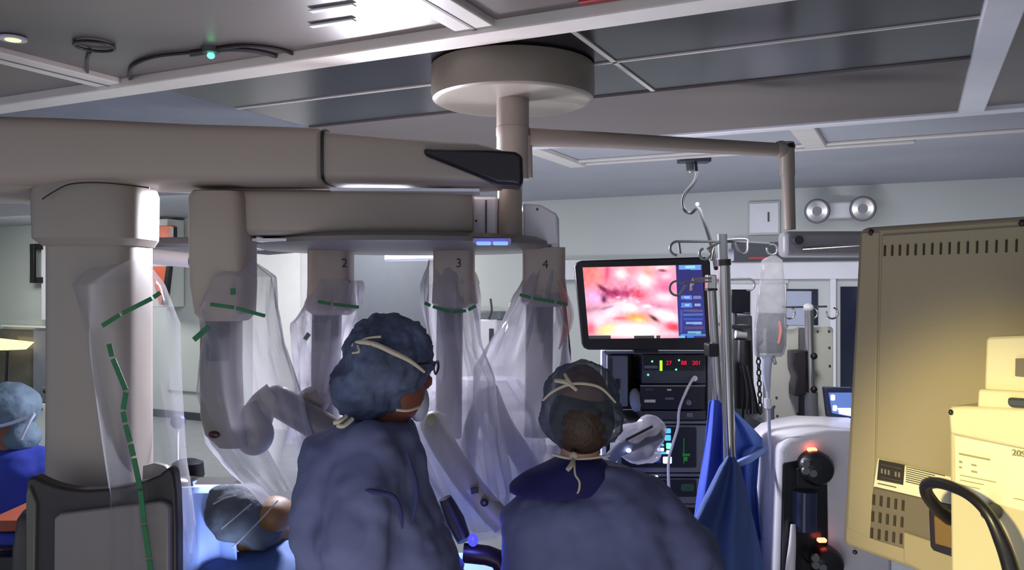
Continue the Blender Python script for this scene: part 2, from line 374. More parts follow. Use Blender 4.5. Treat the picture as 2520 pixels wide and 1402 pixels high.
obj('body', wq(1178, 785, 1222, 905, .2, .18), M_white, ds, bevel=.02)
obj('window_strip', wq(1203, 808, 1214, 846, .21, .02), M_dgrey, ds, bevel=.005)
obj('bracket', wq(1165, 765, 1232, 786, .16, .14), M_grey, ds, bevel=.01)
obj('hose', MB().tube([onwall(1203, 785, .2), onwall(1210, 765, .2), onwall(1207, 735, .18)], .012, 8, sm=4), M_dgrey, ds)
# orange sign / supply cabinet behind column
sg = empty('supply_cabinet', onwall(400, 750, .2), 'narrow wall cabinet showing orange contents right of the robot column', 'cabinet')
obj('cabinet_box', wq(362, 540, 412, 756, .3, .28), M_wall, sg, bevel=.01)
obj('orange_bin', wq(374, 556, 422, 600, .36, .08), M_orange, sg, bevel=.01)
obj('orange_bin', MB().prism([onwall(368, 655, .36), onwall(412, 655, .36), onwall(405, 750, .36), onwall(392, 750, .36)], E2*.06), M_orange, sg)
obj('black_edge', wq(419, 558, 427, 585, .4, .06), M_black, sg)
obj('black_edge', MB().prism([onwall(409, 655, .4), onwall(417, 655, .4), onwall(406, 750, .4), onwall(396, 750, .4)], E2*.06), M_black, sg)
vb = obj('wall_vent', wq(372, 500, 428, 538, .2, .19), M_dgrey, None, label='dark grey square grille high on the wall right of the robot column', cat='vent', bevel=.02)
hb = empty('door_pull', onwall(88, 695, .1), 'black C-shaped bar handle on the wall left of the robot column', 'handle')
obj('grip', wq(73, 600, 83, 696, .16, .04), M_black, hb, bevel=.005)
for y in (600, 682): obj('bracket', wq(73, y, 103, y+14, .14, .14), M_black, hb)
fe = obj('pull_panel', wq(100, 560, 140, 790, .12, .14), M_white, None, label='tall narrow white wall cover behind the left edge of the robot column', cat='wall cover', bevel=.02)
obj('red_wedge', MB().prism([onwall(131, 690, .2), onwall(141, 690, .2), onwall(141, 762, .2), onwall(122, 762, .2)], E2*.06), M_red, fe)
bk = empty('disc_stand', P(434, 701+1.8/3.9*F, 3.9), 'blue round disc on a thin white stem right of the robot column', 'stand')
obj('disc', MB().lathe(P(438, 1037, 3.9), [(.001, .012), (.028, .012), (.034, 0), (.028, -.014), (.001, -.016)], 24, Vector((1, 0, 0)), UP, Vector((0, 1, 0))), M_bluek, bk)
obj('stem', MB().tube([P(437, 1050, 3.9), P(434, 701+1.8/3.9*F, 3.9)], .006, 8), M_white, bk)
obj('base', MB().lathe(P(434, 701+1.8/3.9*F, 3.9), [(.1, 0), (.1, .02), (.01, .03)], 20), M_white, bk)

# ceiling camera with cable
cc = empty('ceiling_camera', onceil(1710, 392, .02), 'small camera on a dark ceiling plate with a curling black cable', 'camera')
c = onceil(1708, 390, .0)
obj('mount_plate', MB().box(c+Vector((0, 0, -.015)), .22, .12, .03), M_dgrey, cc, bevel=.005)
obj('camera_body', MB().tube([c+Vector((-.03, 0, -.03)), c+Vector((-.03, -.02, -.09))], .028, 14), M_grey, cc)
obj('lens', MB().ball(c+Vector((-.035, -.03, -.095)), .02, .02, .02), E_white if False else M_steel, cc)
obj('cable', MB().tube([P(1712, 398, 6.2), P(1712, 440, 6.1), P(1684, 480, 6.0), P(1682, 512, 5.9), P(1700, 524, 5.8), P(1718, 512, 5.6), P(1732, 545, 5.2), P(1750, 600, 4.8), P(1762, 660, 4.4)], .011, 8, sm=6), M_black, cc)
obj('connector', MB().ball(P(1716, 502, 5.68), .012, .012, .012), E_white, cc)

# ================================================================== PENDANT
pd = empty('ceiling_boom', P(1262, 150, 3.6), 'off-white round ceiling mount with pole and long tubular arm', 'ceiling boom')
pc = Vector((P(1262, 200, 3.6).x, 3.6*KY, 0))
obj('mount_cover', MB().lathe(pc+Vector((0, 0, 2.7)), [(.3, 0), (.33, -.02), (.332, -.122), (.326, -.15), (.315, -.156), (.30, -.157), (.27, -.15), (.12, -.148), (.001, -.148)], 64), mat('mount_shell', (134, 126, 116), .35, noise_amt=.04), pd)
for a in range(6):
    q = pc+Vector((.2*math.cos(a*1.05+.3), .2*math.sin(a*1.05+.3), 2.57)); obj('screw', MB().lathe(q, [(.001, 0), (.007, 0), (.007, -.006), (.001, -.008)], 8), M_dgrey, pd)
obj('pole', MB().lathe(pc, [(.066, 2.575), (.066, 2.44), (.068, 2.438), (.068, 2.405), (.066, 2.40), (.066, 2.23), (.05, 2.228)], 32), M_robotc, pd)
obj('pole', MB().tube([P(1296, 335, 3.6), P(1298, 438, 3.6)], .022, 16), M_robot, pd)
obj('arm', MB().tube([P(1300, 338, 3.6), P(1500, 346, 3.72), P(1905, 368, 3.96)], [.038, .034, .031], 20), M_robot, pd)
obj('elbow', MB().ball(P(1922, 368, 3.97), .042, .042, .04), M_robot, pd)
obj('elbow_cap', MB().lathe(P(1937, 360, 3.97), [(.001, .02), (.03, .018), (.036, 0), (.034, -.01)], 20), M_black, pd)
obj('drop_tube', MB().tube([P(1936, 352, 3.97), P(1938, 430, 3.97), P(1939, 434, 3.97), P(1943, 565, 3.97)], [.033, .033, .029, .027], 20), M_robot, pd)
lh = obj('lamp_yoke', slab(rrect(1930, 568, 2200, 632, 14), 3.9, .10), mat('yoke_grey', (168, 165, 168), .4), pd, bevel=.02)
obj('yoke_pivot', MB().lathe(P(1963, 591, 3.88), [(.001, -.02), (.02, -.02), (.02, .02), (.001, .02)], 18, Vector((1, 0, 0)), UP, Vector((0, 1, 0))), M_dgrey, pd)
obj('chrome_rail', MB().tube([P(1975, 610, 3.86), P(2190, 596, 3.8)], .008, 10), M_steel, pd)

# ================================================================== SURGICAL ROBOT
def hring(px, py, d, wpx, dm, e=2.0): return (P(px, py, d), Vector((wpx/F*d, 0, 0)), Vector((0, dm, 0)), e)
rb = empty('surgical_robot', P(258, 701+1.8/2.75*F, 2.75), 'large beige surgical robot with column, overhead boom and four hanging arms', 'robot')
X1 = Vector((1, 0, 0)); Y1 = Vector((0, 1, 0))
obj('column', MB().loft([hring(248, y, 2.78, w_, .12, 4) for y, w_ in ((560, 108), (620, 106), (900, 106), (1190, 108), (1300, 110))], 40), M_robotc, rb, bevel=.0)
obj('column_cap', MB().loft([hring(240, 436, 2.76, 90, .09, 3), hring(240, 452, 2.76, 124, .125, 3.4), hring(239, 480, 2.76, 131, .135, 4), hring(240, 590, 2.76, 128, .135, 4), hring(246, 607, 2.77, 112, .125, 4)], 40), M_robotc, rb)
obj('cap_seam', MB().tube([P(104, 490, 2.60), P(135, 470, 2.60), P(178, 452, 2.60), P(260, 450, 2.60), P(368, 462, 2.60)], .0022, 6, sm=6), M_blackt, rb)
# boom
def xring(px, y0, y1, d, dm, e=6): return (P(px, (y0+y1)/2, d), Vector((0, dm, 0)), Vector((0, 0, (y1-y0)/2/F*d)), e)
obj('boom', MB().loft([xring(-260, 292, 470, 2.78, .17), xring(60, 304, 480, 2.78, .17), xring(200, 308, 470, 2.78, .17), xring(330, 314, 464, 2.78, .17), xring(500, 322, 466, 2.78, .165), xring(808, 330, 464, 2.78, .16), xring(818, 336, 458, 2.78, .15)], 40), M_robot, rb)
obj('boom_underside', MB().loft([xring(-260, 440, 492, 2.78, .15), xring(95, 440, 494, 2.78, .15), xring(180, 440, 462, 2.78, .12)], 30), M_robotc, rb)
obj('boom_joint', MB().loft([xring(817, 333, 462, 2.78, .158), xring(823, 333, 462, 2.78, .158)], 40), M_black, rb)
obj('telescopic_boom', MB().loft([xring(820, 338, 460, 2.78, .148), xring(1000, 354, 462, 2.78, .143), xring(1180, 366, 466, 2.78, .135), xring(1235, 380, 462, 2.78, .12)], 40), M_robot, rb)
obj('boom_light_rail', slab([(812, 461), (1180, 464), (1180, 471), (812, 469)], 2.70, .12), M_beamw, rb)
obj('black_wedge_cover', slab([(1040, 364), (1200, 367), (1268, 372), (1286, 382), (1288, 440), (1285, 458), (1262, 453), (1225, 452), (1044, 381)], 2.60, .14), mat('wedge_black', (30, 27, 34), .35), rb, bevel=.012)
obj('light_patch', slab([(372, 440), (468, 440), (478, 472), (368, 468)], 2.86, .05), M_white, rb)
# second tier: arm one housing + beam
obj('setup_beam', MB().loft([xring(500, 472, 584, 2.80, .10), xring(640, 472, 582, 2.80, .10), xring(1100, 474, 582, 2.86, .10), xring(1165, 482, 578, 2.9, .09)], 36), M_robot, rb)
obj('beam_light_rail', slab([(620, 586), (1170, 588), (1170, 594), (620, 593)], 2.74, .2), M_beamw, rb)
obj('hub_housing', slab(rrect(1152, 484, 1224, 590, 6), 2.95, .2), M_white, rb, bevel=.008)
obj('hub_housing', slab([(1286, 500), (1330, 503), (1372, 526), (1376, 600), (1286, 600)], 3.0, .24), M_white, rb, bevel=.008)
obj('hub_seam', slab([(1194, 492), (1198, 492), (1198, 578), (1194, 578)], 2.943, .01), M_dgrey, rb)
obj('hub_screw', MB().ball(P(1172, 543, 2.945), .004, .004, .004), M_dgrey, rb); obj('hub_screw', MB().ball(P(1322, 515, 2.995), .004, .004, .004), M_dgrey, rb)
obj('hub_post', MB().lathe(Vector((P(1255, 0, 2.98).x, 2.98*KY, 0)), [(.041, 2.14), (.041, 2.05), (.043, 2.045), (.043, 1.94)], 28), M_robot, rb)
obj('hub_fin', slab([(1354, 522), (1376, 532), (1378, 640), (1356, 640)], 3.05, .12), M_white, rb, bevel=.01)
obj('hub_disc', MB().lathe(Vector((P(1000, 0, 3.2).x, 3.2*KY, 1.938)), [(.001, .03), (.50, .025), (.535, .01), (.535, -.004), (.50, -.014), (.2, -.02), (.001, -.02)], 64), M_robotg, rb)
leds = obj('status_light', slab(rrect(1172, 594, 1208, 602, 3), 2.64, .03), E_blue, rb, label='blue glowing status light')
obj('status_light', slab(rrect(1213, 594, 1250, 602, 3), 2.64, .03), E_blue, rb)
obj('light_housing', slab(rrect(1164, 586, 1258, 598, 4), 2.66, .25), M_robot, rb)
# arm one
a1 = obj('arm', MB().loft([hring(548, 476, 2.74, 62, .085, 4), hring(548, 490, 2.74, 67, .09, 5), hring(550, 600, 2.74, 69, .09, 5), hring(552, 700, 2.74, 68, .09, 5), hring(556, 770, 2.74, 64, .085, 4), hring(556, 788, 2.74, 50, .07, 3)], 40), M_robot, rb)
obj('forearm', MB().loft([hring(546, 780, 2.76, 44, .06, 4), hring(545, 900, 2.76, 44, .06, 4), hring(548, 1020, 2.76, 46, .06, 4), hring(556, 1065, 2.76, 46, .055, 3), hring(575, 1098, 2.78, 34, .04, 2.4)], 36), M_robotg, a1)
obj('dark_panel', slab(rrect(507, 786, 562, 888, 4), 2.686, .01), M_dgrey, a1)
obj('elbow_badge', MB().ball(P(527, 1069, 2.70), .018, .008, .011), mat('maroon_badge', (52, 20, 26), .4), a1)
e1 = obj('elbow', MB().tube([P(596, 1000, 2.84), P(628, 1068, 2.84)], [.05, .06], 24).ball(P(626, 1068, 2.84), .062, .06, .068), M_robotg, rb)
obj('wrist_link', MB().tube([P(620, 1075, 2.86), P(640, 1010, 2.88), P(680, 975, 2.9)], [.055, .05, .052], 22, sm=4).ball(P(682, 985, 2.9), .052, .05, .05), M_robotg, e1)
obj('wrist_link', MB().tube([P(682, 985, 2.9), P(800, 1055, 2.95)], [.052, .052], 22).ball(P(800, 1055, 2.95), .052, .05, .05), M_robotg, e1)
obj('joint_knob', MB().ball(P(772, 985, 3.0), .055, .05, .048), M_robotc, e1)
# arms two, three, four
def arm_n(cx, w_, ytop, ymid, num, numpos, d=3.12):
    a = obj('arm', MB().loft([hring(cx, ytop, d, w_, .07, 5), hring(cx, ymid-60, d, w_, .07, 5), hring(cx+2, ymid, d, w_+6, .075, 4), hring(cx+2, ymid+12, d, w_-8, .06, 3)], 32), M_robot, rb)
    obj('forearm', MB().loft([hring(cx-10, ymid+5, d, w_-18, .045, 4), hring(cx-12, ymid+130, d, w_-18, .045, 4), hring(cx-14, ymid+330, d-.05, w_-18, .045, 3)], 28), M_robotg, a)
    obj('dark_panel', slab(rrect(cx-42, ymid+6, cx+18, ymid+78, 4), d-.052, .008), M_dgrey, a)
    text('arm_number', num, .043, P(numpos[0], numpos[1], d-.0745), X1, UP, M_inkd, a, 'dark numeral '+num)
    obj('screw', MB().ball(P(numpos[0]+12, numpos[1]+45, d-.072), .003, .003, .003), M_dgrey, a)
    return a
arm_n(815, 52, 600, 762, '2', (868, 648) and (848, 648))
arm_n(1118, 50, 605, 745, '3', (1129, 648))
arm_n(1338, 52, 610, 742, '4', (1342, 651))
text('arm_number', '1', .04, P(570, 672, 2.647), X1, UP, mat('faint_ink', (96, 84, 80), .6), a1, 'faint numeral 1')
# lower instrument arms under the drape
ia = obj('instrument_arm', MB().tube([P(1068, 1045, 2.92), P(1100, 1110, 2.9), P(1165, 1205, 2.85), P(1240, 1290, 2.82)], [.045, .042, .04, .04], 20, sm=3).ball(P(1068, 1045, 2.92), .046, .046, .046), M_brownfoam, rb)
obj('arm_marking', slab([(1158, 1202), (1176, 1200), (1178, 1212), (1160, 1216)], 2.79, .01), M_inkd, ia); obj('arm_button', MB().ball(P(1192, 1236, 2.785), .013, .006, .013), M_blackt, ia)
obj('instrument_arm', MB().tube([P(1205, 955, 3.2), P(1235, 1040, 3.15), P(1290, 1130, 3.1), P(1350, 1230, 3.05)], [.03, .036, .04, .04], 18, sm=3), M_robotg, rb)
obj('instrument_arm', MB().tube([P(1195, 960, 3.2), P(1160, 1050, 3.2), P(1150, 1150, 3.2)], [.03, .028, .03], 16, sm=3), M_robotg, rb)
obj('instrument_shaft', MB().tube([P(1095, 1225, 2.75), P(1120, 1280, 2.75), P(1142, 1330, 2.72)], [.02, .03, .022], 14, sm=3), M_blackt, rb)
obj('instrument_light', MB().ball(P(1164, 1328, 2.66), .016, .014, .020), E_viol, rb, label='small bright blue light')
obj('instrument_body', MB().tube([P(1140, 1360, 2.7), P(1225, 1375, 2.7), P(1250, 1440, 2.7)], .03, 12, sm=3), mat('dark_maroon', (40, 18, 32), .4), rb)
# base cover
bf = obj('base_frame', MB().loft([hring(238, 1235, 2.72, 140, .14, 5), hring(238, 1250, 2.72, 146, .15, 6), hring(238, 1320, 2.72, 148, .165, 7), hring(238, 1500, 2.70, 150, .17, 7), hring(246, 2060, 2.67, 190, .2, 7)], 48), M_blackt, rb)
obj('base_collar', slab([(61, 1600), (60, 1300), (62, 1210), (66, 1182), (74, 1173), (86, 1174), (108, 1185), (135, 1195), (170, 1203), (215, 1206), (262, 1203), (315, 1194), (360, 1182), (392, 1168), (412, 1152), (419, 1151), (427, 1166), (433, 1210), (436, 1300), (436, 1600)], 2.50, .05), M_blackt, rb, bevel=.012)
obj('collar_lining', MB().prism([P(350, 1186, 2.62), P(352, 1146, 2.62), P(380, 1139, 2.62), P(405, 1146, 2.62), P(418, 1158, 2.62), P(385, 1184, 2.62)], (0, .02, 0)), M_robot, rb)
obj('base_panel', slab([(132, 1276), (146, 1264), (395, 1234), (410, 1240), (416, 1252), (416, 1520), (130, 1520)], 2.475, .03), M_robotg, rb, bevel=.006)
obj('base_side', slab([(63, 1215), (70, 1195), (88, 1240), (86, 1330), (82, 1560), (63, 1560)], 2.488, .02), mat('base_side_grey', (92, 92, 84), .4), rb, bevel=.004)

# ---------- drapes
def tape_path(pts, d, w_, parent, seg=True, mtl=None):
    """green dashed tape strips following pixel points; each dash its own strip"""
    for i in range(len(pts)-1):
        (x0, y0), (x1, y1) = pts[i], pts[i+1]; L = math.hypot(x1-x0, y1-y0); nx, ny = -(y1-y0)/L*w_/2, (x1-x0)/L*w_/2
        g = 3.0/L; ax, ay = x0+(x1-x0)*g, y0+(y1-y0)*g; bx, by = x1-(x1-x0)*g, y1-(y1-y0)*g
        obj('tape_strip', slab([(ax+nx, ay+ny), (bx+nx, by+ny), (bx-nx, by-ny), (ax-nx, ay-ny)], d if not callable(d) else d((x0+x1)/2, (y0+y1)/2), .004), mtl or M_tape, parent, bevel=.0008)
def bag(name, rings, m, label, n=48, amp=.012, fs=9.0, seed=0, e=2.3, nz=26, group=None, wx=1.0):
    """film bag: lofted rings with vertical pleats. rings: (px, py, halfwpx, depth, halfdepth m)"""
    def lerp(a, b, t): return tuple(x*(1-t)+y*t for x, y in zip(a, b))
    R_ = []
    for j in range(nz+1):
        t = j/nz*(len(rings)-1); i = min(int(t), len(rings)-2); tt = t-i; tt = tt*tt*(3-2*tt); R_.append(lerp(rings[i], rings[i+1], tt))
    vs = []; fs_ = []
    for j, (px, py, hw, d, hd) in enumerate(R_):
        c = P(px, py, d); 
        for k in range(n):
            a = 2*math.pi*k/n; ca, sa = math.cos(a), math.sin(a)
            x = math.copysign(abs(ca)**(2/e), ca); y = math.copysign(abs(sa)**(2/e), sa)
            q = noise.noise(Vector((ca*2.2+seed, sa*2.2, j*.10)))*1.6+noise.noise(Vector((ca*5+seed, sa*5, j*.22)))*.8
            s = 1+amp/(.001+hw/F*d)*q*min(1, j/3+.25)
            vs.append(c+Vector((x*hw/F*d*s, y*hd*s, 0)))
    for j in range(nz):
        for k in range(n):
            k2 = (k+1) % n; fs_.append((j*n+k, j*n+k2, (j+1)*n+k2, (j+1)*n+k))
    return obj(name, MB().add(vs, fs_), m, None, label=label, cat='drape', group=group)
# column drape
cdp = bag('plastic_drape', [(300, 640, 60, 2.72, .03), (300, 700, 90, 2.72, .16), (330, 800, 88, 2.72, .18), (345, 960, 75, 2.72, .18), (372, 1180, 62, 2.66, .19), (385, 1420, 50, 2.66, .22)], M_film3, 'clear plastic drape with green tape over the robot column', seed=1, amp=.008)
tape_path([(248, 803), (298, 772), (375, 733), (396, 718)], 2.50, 11, cdp)
tape_path([(267, 843), (276, 880), (310, 962), (302, 1010), (308, 1042), (320, 1090), (328, 1125), (345, 1205), (354, 1290), (366, 1375), (376, 1450)], 2.44, 13, cdp)
# arm one drape
a1d = bag('plastic_drape', [(600, 640, 20, 2.74, .02), (600, 680, 76, 2.74, .11), (585, 760, 90, 2.74, .13), (600, 850, 88, 2.76, .13), (610, 960, 112, 2.80, .14), (640, 1080, 118, 2.84, .14), (680, 1160, 90, 2.86, .12), (710, 1225, 50, 2.88, .1)], M_film, 'clear plastic drape over the leftmost arm, draped to the elbow', seed=2, amp=.016)
tape_path([(514, 748), (578, 757), (655, 778)], 2.585, 9, a1d); tape_path([(474, 838), (515, 802)], 2.57, 13, a1d); tape_path([(572, 706), (573, 728)], 2.60, 12, a1d)
a2d = bag('plastic_drape', [(830, 690, 58, 3.12, .08), (815, 745, 66, 3.12, .1), (800, 790, 72, 3.1, .12), (800, 860, 66, 3.1, .13), (790, 950, 55, 3.1, .13), (800, 1080, 90, 3.1, .14)], M_film2, 'cloudy drape on the second arm from the left, left of the dark cap', seed=3, amp=.016)
tape_path([(779, 741), (817, 748), (886, 756)], 2.985, 8, a2d); tape_path([(748, 838), (762, 818)], 2.97, 11, a2d)
a3d = bag('plastic_drape', [(1100, 640, 45, 3.12, .06), (1108, 700, 62, 3.12, .1), (1108, 750, 66, 3.12, .11), (1120, 850, 62, 3.1, .11), (1130, 930, 90, 3.08, .13), (1120, 1060, 110, 3.0, .17), (1165, 1200, 90, 2.95, .14), (1190, 1290, 60, 2.92, .1)], M_film2, 'cloudy drape with a curved green tape just right of the dark cap', seed=4, amp=.022)
tape_path([(1042, 744), (1062, 753), (1110, 768), (1150, 764), (1173, 751)], 2.985, 8, a3d)
a4d = bag('plastic_drape', [(1345, 650, 40, 3.12, .06), (1325, 720, 58, 3.12, .1), (1310, 800, 82, 3.12, .12), (1285, 900, 108, 3.1, .13), (1275, 980, 110, 3.08, .14), (1290, 1080, 100, 3.05, .14), (1300, 1200, 90, 3.0, .12)], M_film2, 'wide crinkled clear plastic drape over the robot arm marked 4', seed=5, amp=.026)
tape_path([(1276, 724), (1309, 733), (1367, 743), (1400, 750)], 2.985, 8, a4d)
cen = bag('plastic_drape', [(1200, 930, 70, 3.2, .08), (1190, 1000, 150, 3.15, .14), (1180, 1100, 160, 3.1, .16), (1190, 1200, 120, 3.05, .14), (1200, 1300, 70, 3.0, .12)], M_film2, 'gathered cloudy plastic drape between the two gowned people', seed=8, amp=.026)
ctl = bag('plastic_drape', [(990, 905, 30, 3.3, .05), (1030, 960, 60, 3.25, .1), (1050, 1060, 70, 3.2, .12), (1080, 1180, 80, 3.15, .12)], M_film, 'bright fold of plastic film beside the glasses of the taller person', seed=9, amp=.02)
# pink reflection on the drape painted as a strip + black pole behind arm four
bp = empty('equipment_pole', P(1392, 701+1.8/3.7*F, 3.7), 'thin black pole standing between the drapes and the monitor', 'pole')
obj('pole', MB().tube([P(1381, 645, 3.7), P(1388, 760, 3.7), P(1397, 865, 3.7), P(1399, 1400, 3.7), P(1400, 1755, 3.7)], [.009, .011, .014, .014, .014], 12), M_black, bp)
obj('base', MB().lathe(Vector((P(1400, 0, 3.7).x, 3.7*KY, 0)), [(.12, 0), (.12, .03), (.02, .05)], 24), M_black, bp)
obj('drape_reflection', MB().grid(lambda u, v: P(1372+14*math.sin(v*3)+u*26*math.sin(v*math.pi*.95+.1), 690+v*170, 2.98+.02*math.sin(u*5)), 6, 20), mat('pink_reflection_film', (232, 172, 168), .3, clear=.76), None, solid=.001, label='narrow pink reflection painted as a film strip along the edge of the fourth drape', cat='painted drape reflection')  # reddish reflection on the drape, coloured into a separate strip

# ================================================================== SURGICAL LAMP left (flat head)
sl = empty('surgical_lamp', P(420, 600, 3.4), 'flat grey surgical lamp head with a white rail behind the leftmost arm', 'surgical lamp')
obj('lamp_head', MB().lathe(P(500, 606, 3.5), [(.001, .03), (.20, .025), (.235, 0), (.23, -.012), (.001, -.016)], 40), M_grey, sl)
obj('white_handle', MB().tube([P(368, 630, 3.25), P(470, 640, 3.25)], .028, 16), M_white, sl)
obj('handle_cap', MB().ball(P(474, 640, 3.25), .018, .026, .028), M_dgrey, sl)
obj('lamp_head', MB().lathe(P(660, 612, 4.3), [(.001, .03), (.14, .02), (.17, 0), (.15, -.015), (.001, -.03)], 36), M_dgrey, pd, label='flat dark lamp disc')
obj('lamp_arm', MB().tube([P(620, 604, 4.3), P(700, 604, 4.3), P(1000, 600, 4.2), P(1262, 596, 3.6), P(1262, 560, 3.6)], .012, 10), M_grey, pd)
obj('light_bar', MB().box(P(1045, 628, 4.0), .40, .06, .05, E1, E2), M_beamw, pd, bevel=.01, label='white bar light')
obj('lower_pole', MB().tube([P(1262, 440, 3.6), P(1262, 600, 3.6)], .03, 16), M_robotc, pd)

# ================================================================== PEOPLE
def hand(mb, w_, dirv, side):
    dirv = Vector(dirv).normalized(); sv = Vector(side).normalized(); nrm = dirv.cross(sv)
    pc_ = w_+dirv*.05; mb.ball(pc_, .045, .018, .05, 14, 8, sv, nrm, dirv)
    for k, L in enumerate((.062, .075, .078, .07)):
        b = w_+dirv*.085+sv*(-.033+.022*k); m1 = b+dirv*L*.5-nrm*.004; e_ = m1+dirv*L*.38-nrm*.022
        mb.tube([b-dirv*.03, b, m1, e_], [.0095, .0095, .009, .0075], 8)
    b = w_+dirv*.03-sv*.035; mb.tube([b+sv*.015, b-sv*.015+dirv*.02, b-sv*.02+dirv*.055-nrm*.01], [.012, .011, .009], 8)
def body_mesh(hc, face, neck, sh, el, wr, hip, hd=.0, skin=M_skin, parent=None, foot=None, vox=.009):
    """one continuous body: head with features, neck, torso, arms, hands, legs"""
    face = Vector(face).normalized(); rt = face.cross(UP).normalized(); mb = MB(); upv = rt.cross(face).normalized()
    mb.ball(hc+upv*.02-face*.012, .076, .095, .105, 24, 16, rt, face, upv)           # cranium
    mb.ball(hc+face*.03-upv*.055, .056, .066, .066, 20, 12, rt, face, upv)            # jaw
    mb.ball(hc+face*.098-upv*.018, .012, .02, .024, 10, 8, rt, face, upv)             # nose
    mb.ball(hc+face*.088-upv*.062, .024, .012, .009, 10, 8, rt, face, upv)            # lips
    for s_ in (-1, 1):
        mb.ball(hc+rt*s_*.078-face*.005-upv*.012, .009, .018, .03, 10, 8, rt, face, upv)
        mb.ball(hc+rt*s_*.032+face*.076+upv*.006, .014, .009, .009, 10, 8, rt, face, upv)
    mb.tube([hc-upv*.05-face*.02, neck, neck-UP*.03], [.054, .056, .07], 18)
    sc = (sh[0]+sh[1])/2; sx = (sh[1]-sh[0]); hw = sx.length/2; sx = sx.normalized(); sy = UP.cross(sx).normalized()
    hx = sx
    T = []
    for t, a, b in ((-.04, .35, .05), (0, .8, .085), (.12, .95, .11), (.3, .85, .115), (.6, .72, .1), (.85, .78, .11), (1, .82, .12)):
        c_ = sc+UP*.03 if t < 0 else sc*(1-t)+hip*t
        T.append((c_, sx*hw*a, sy*b, 2.3))
    mb.loft(T, 24)
    for s_ in (0, 1):
        mb.capsule(sh[s_], el[s_], .055, .042); mb.capsule(el[s_], wr[s_], .042, .028)
        dv = (wr[s_]-el[s_]).normalized(); sd = dv.cross(UP) if abs(dv.z) < .95 else X1
        hand(mb, wr[s_], dv, sd.normalized()*(1 if s_ else -1))
        hp = hip+hx*(-.09 if s_ == 0 else .09)-UP*.02
        ft = foot[s_] if foot else Vector((hp.x, hp.y, .07)); kn = (hp+ft)/2+face*.02
        if foot and len(foot) > 2: kn = foot[2+s_]
        mb.capsule(hp, kn, .085, .055); mb.capsule(kn, ft, .055, .036)
        mb.ball(ft+face*.07-UP*.03, .042, .12, .036, 14, 8, rt, face, UP)
    return obj('body', mb, skin, parent, remesh=vox)
def on_ell(px, py, c, rx, ry, rd, d, k=1.03):
    dx = (px-c[0])/rx; dy = (py-c[1])/ry; q = max(0, 1-dx*dx-dy*dy); return P(px, py, d-rd*math.sqrt(q)*k-.004)

# ---- taller person (left)
p1 = empty('person', Vector((P(900, 0, 2.1).x, 2.1*KY, 0)), 'taller person in blue gown, dark cap and glasses looking right at the monitor', 'person')
hc = P(958, 912, 2.1); sh = [P(835, 1115, 2.25), P(912, 1145, 2.02)]; elb = [P(1010, 1330, 2.42), P(880, 1385, 1.93)]; wr = [P(1150, 1440, 2.55), P(1080, 1470, 2.15)]
body_mesh(hc, (.86, .5, -.12), P(935, 1035, 2.12), sh, elb, wr, P(930, 1650, 2.1), parent=p1)
g = MB()
g.loft([hring(942, 1026, 2.1, 74, .085, 2), hring(930, 1042, 2.1, 104, .11, 2), hring(890, 1070, 2.1, 140, .13, 2.2), hring(888, 1120, 2.1, 152, .16, 2.4), hring(889, 1200, 2.1, 170, .175, 2.4), hring(908, 1300, 2.1, 192, .18, 2.4), hring(942, 1402, 2.1, 200, .18, 2.4), hring(935, 1700, 2.1, 200, .18, 2.3), hring(925, 2250, 2.1, 215, .2, 2.3)], 40)
g.tube([P(835, 1110, 2.22), elb[0], P(1120, 1420, 2.52)], [.085, .07, .05], 18); g.tube([P(905, 1130, 2.0), P(885, 1250, 1.94), elb[1], P(1040, 1455, 2.12)], [.09, .088, .078, .05], 20, sm=3)
g.ball(P(905, 1130, 2.0), .09, .09, .09); g.ball(elb[1], .078, .078, .078)
obj('gown', g, M_gown, p1, remesh=.012, disp=.035, dscale=.16, disp2=.022, dscale2=.11)
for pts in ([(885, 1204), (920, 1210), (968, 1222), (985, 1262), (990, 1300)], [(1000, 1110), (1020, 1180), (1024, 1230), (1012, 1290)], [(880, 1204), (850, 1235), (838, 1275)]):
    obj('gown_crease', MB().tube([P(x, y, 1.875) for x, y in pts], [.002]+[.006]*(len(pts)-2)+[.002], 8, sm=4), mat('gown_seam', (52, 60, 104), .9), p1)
cap = MB(); cap.ball(P(955, 880, 2.1), .112, .115, .108, 30, 20); cap.ball(P(900, 950, 2.1), .088, .10, .085, 26, 16); cap.ball(P(985, 850, 2.1), .078, .09, .07); cap.ball(P(915, 992, 2.1), .085, .09, .04)
obj('bouffant_cap', cap, M_capd, p1, remesh=.008, disp=.014, dscale=.05, disp2=.016, dscale2=.03)
# straps over cap
def headtube(pts, r, c_, rx, ry, rd, d, mt, parent, name, k=1.05):
    return obj(name, MB().tube([on_ell(x, y, c_, rx, ry, rd, d, k) for x, y in pts], r, 8, sm=5), mt, parent)
headtube([(862, 858), (880, 842), (920, 846), (970, 868), (1010, 888), (1045, 915)], [.002, .005, .006, .006, .005, .003], (955, 900), 125, 130, .12, 2.1, M_tie, p1, 'mask_tie')
headtube([(880, 843), (905, 832), (938, 828)], .003, (955, 900), 125, 130, .12, 2.1, M_tie, p1, 'tie_loop'); headtube([(878, 846), (884, 864), (868, 868)], .003, (955, 900), 125, 130, .12, 2.1, M_tie, p1, 'tie_loop')
obj('tie_end', MB().tube([P(868, 1030, 1.97), P(845, 1048, 1.95), P(830, 1046, 1.95)], .005, 8, sm=3), M_tie, p1); obj('tie_end', MB().tube([P(852, 1024, 1.97), P(835, 1036, 1.95), P(822, 1040, 1.95)], .005, 8, sm=3), M_tie, p1)
obj('face_mask', MB().ball(P(1030, 990, 2.15), .026, .05, .046, 20, 14), M_mask, p1)
